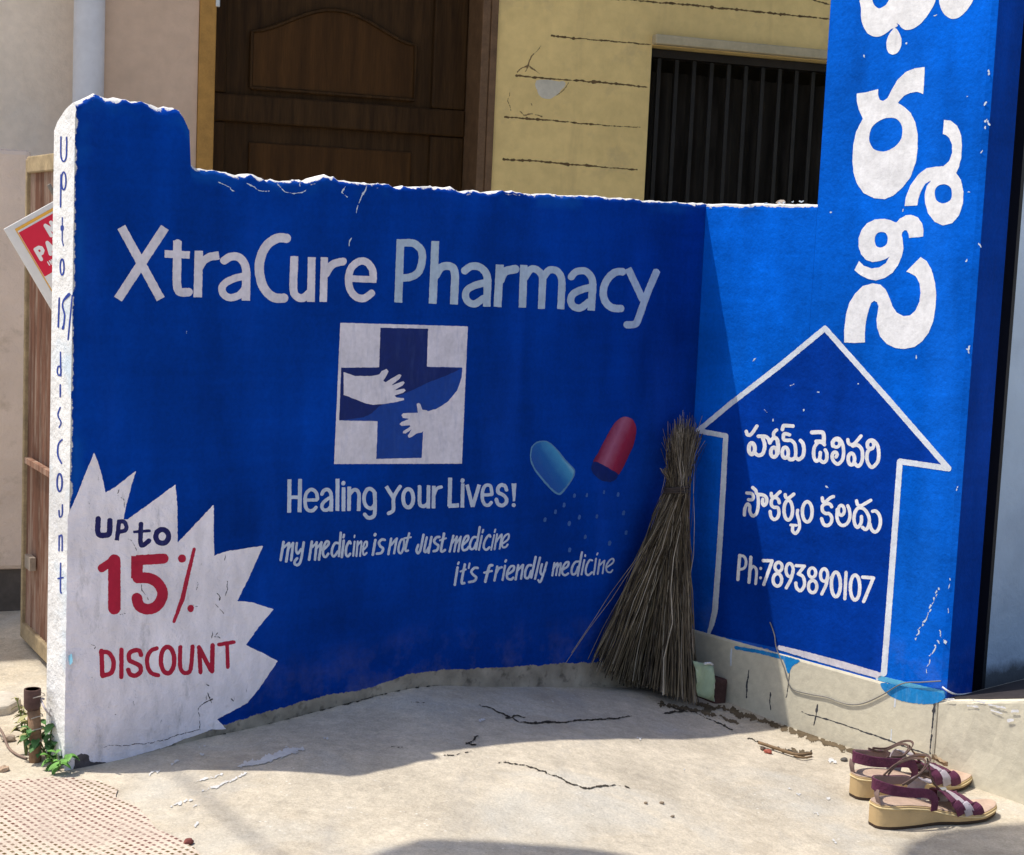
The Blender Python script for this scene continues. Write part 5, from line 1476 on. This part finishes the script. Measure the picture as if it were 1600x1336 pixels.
def weed(px, py, n_, hgt, label, col, seed, lsz):
    rg = random.Random(seed); b = G1(px, py); r = root('weed', label, 'weed', b, 'weeds round the pipe stub')
    st = MB(); V = []; F = []
    for k in range(n_):
        a = rg.uniform(0, 6.28); out = rg.uniform(.01, .05); h = hgt*rg.uniform(.4, 1)
        tip = b+np.array([math.cos(a)*out, math.sin(a)*out*.7, h]); mid = b*.5+tip*.5+Z*h*.18
        st.tube([b, mid, tip], [.0016, .0012, .0008], 5)
        for f in (.45, .62, .8, 1.0):
            for sd_ in (-1, 1):
                p0 = (1-f)**2*b+2*f*(1-f)*mid+f*f*tip
                az = a+sd_*rg.uniform(.5, 1.4); el = rg.uniform(-.5, .7); ls = lsz*rg.uniform(.6, 1.2)
                d = np.array([math.cos(az)*math.cos(el), math.sin(az)*math.cos(el), math.sin(el)]); e = np.cross(d, Z); e /= np.linalg.norm(e)+1e-9; up_ = np.cross(e, d)
                n0 = len(V)
                for i in range(6):
                    g = i/5; wv = ls*.30*math.sin(math.pi*min(1, g*.96+.03))**.75; c_ = p0+d*ls*g-Z*ls*.35*g*g
                    V.extend([c_-e*wv+up_*wv*.35, c_, c_+e*wv+up_*wv*.35])
                for i in range(5):
                    F.extend([(n0+3*i, n0+3*i+1, n0+3*i+4, n0+3*i+3), (n0+3*i+1, n0+3*i+2, n0+3*i+5, n0+3*i+4)])
    n = NT('weed leaf %d' % seed); c = n.vary(col, 60, .6, 1.3); n.b.inputs['Subsurface Weight'].default_value = 0
    mesh('foliage', V, F, n.done(c, .62, .25), r, smooth=True); st.build('stem', simple('weed stem %d' % seed, (.12, .16, .05), .7), r)
weed(76, 1188, 9, .070, 'leafy green weed between pipe stub and white wall end', (.07, .17, .05), 5, .026)
weed(91, 1203, 5, .036, 'bright green seedling right at the foot of the white wall end', (.13, .30, .06), 6, .019)
weed(40, 1180, 8, .10, 'pale yellowish dry weed left of the pipe stub', (.34, .32, .14), 7, .018)
sl0 = G1(-10, 1128)
mb = MB(); V = []; 
pp_ = on_ground([(-120, 1125), (-20, 1122), (14, 1117), (34, 1104), (20, 1092), (-40, 1090), (-130, 1092)], .0)
zt_ = gz(pp_).max()+.016; k = len(pp_)
V = [np.array([p[0], p[1], zt_]) for p in pp_]+[np.array([p[0], p[1], zt_-.10]) for p in pp_]
F = [tuple(range(k))]+[(i, i+k, (i+1) % k+k, (i+1) % k) for i in range(k)]
o = recalc(mesh('stone_slab', V, F, simple('pale stone', (.52, .47, .40), .85, .2, 20, bump=.6), loc=pp_[0])); bevel(o, .006); prop(o, 'pale flat stone slab at the left photo edge near the pipe stub', 'slab')
pebble(14, 1158, .010, 'grey brown rubble bit between the stone slab and pipe stub', (.35, .28, .22), 19)
pebble(6, 1205, .008, 'tan rubble bit on sandy ground by the left photo edge', (.45, .32, .22), 20)

# ================================================================== overhead things and added shade sheets whose shadows fall into the yard
st_ = np.array(sun_to)
def lift(p, h): return p+st_*((h-p[2])/st_[2])
def shade_sheet(px, h, label, name, cat, col):  # unseen sheet added to block sun; outline carried back from its ground shadow
    g = on_ground(px); V = [lift(p, h) for p in g]; k = len(V)
    V = V+[v+Z*.02 for v in V]; F = [tuple(range(k)), tuple(range(k, 2*k))]+[(i, (i+1) % k, (i+1) % k+k, i+k) for i in range(k)]
    o = recalc(mesh(name, V, F, simple(name+' sun block', col, .8), loc=V[0])); prop(o, label, cat)
shade_sheet([(560, 1345), (600, 1328), (655, 1311), (700, 1312), (760, 1313), (860, 1321), (960, 1332), (1040, 1345), (1200, 1420), (400, 1420)], 2.7, 'unseen overhead sheet shaped to shade the near middle of the yard', 'yard_shade_sheet', 'shade_sheet', (.5, .45, .35))
shade_sheet([(1400, 1345), (1420, 1318), (1455, 1302), (1500, 1294), (1560, 1289), (1640, 1286), (1700, 1340), (1600, 1420), (1300, 1430)], 2.9, 'unseen overhead sheet shaped to shade the yard by the sandals', 'corner_shade_sheet', 'sun_blocker', (.35, .36, .4))
g = on_ground([(255, 1195), (300, 1228), (370, 1290), (440, 1345)]); pts = [lift(p, 4.2) for p in g]
pts = [pts[0]+(pts[0]-pts[-1])*3]+pts+[pts[-1]+(pts[-1]-pts[0])*3]
mb = MB(); mb.tube(pts, .0065, 6); o = mb.build('overhead_cable', simple('black cable', (.02, .02, .02), .6), loc=pts[1]); prop(o, 'black overhead service cable crossing above the yard', 'cable')
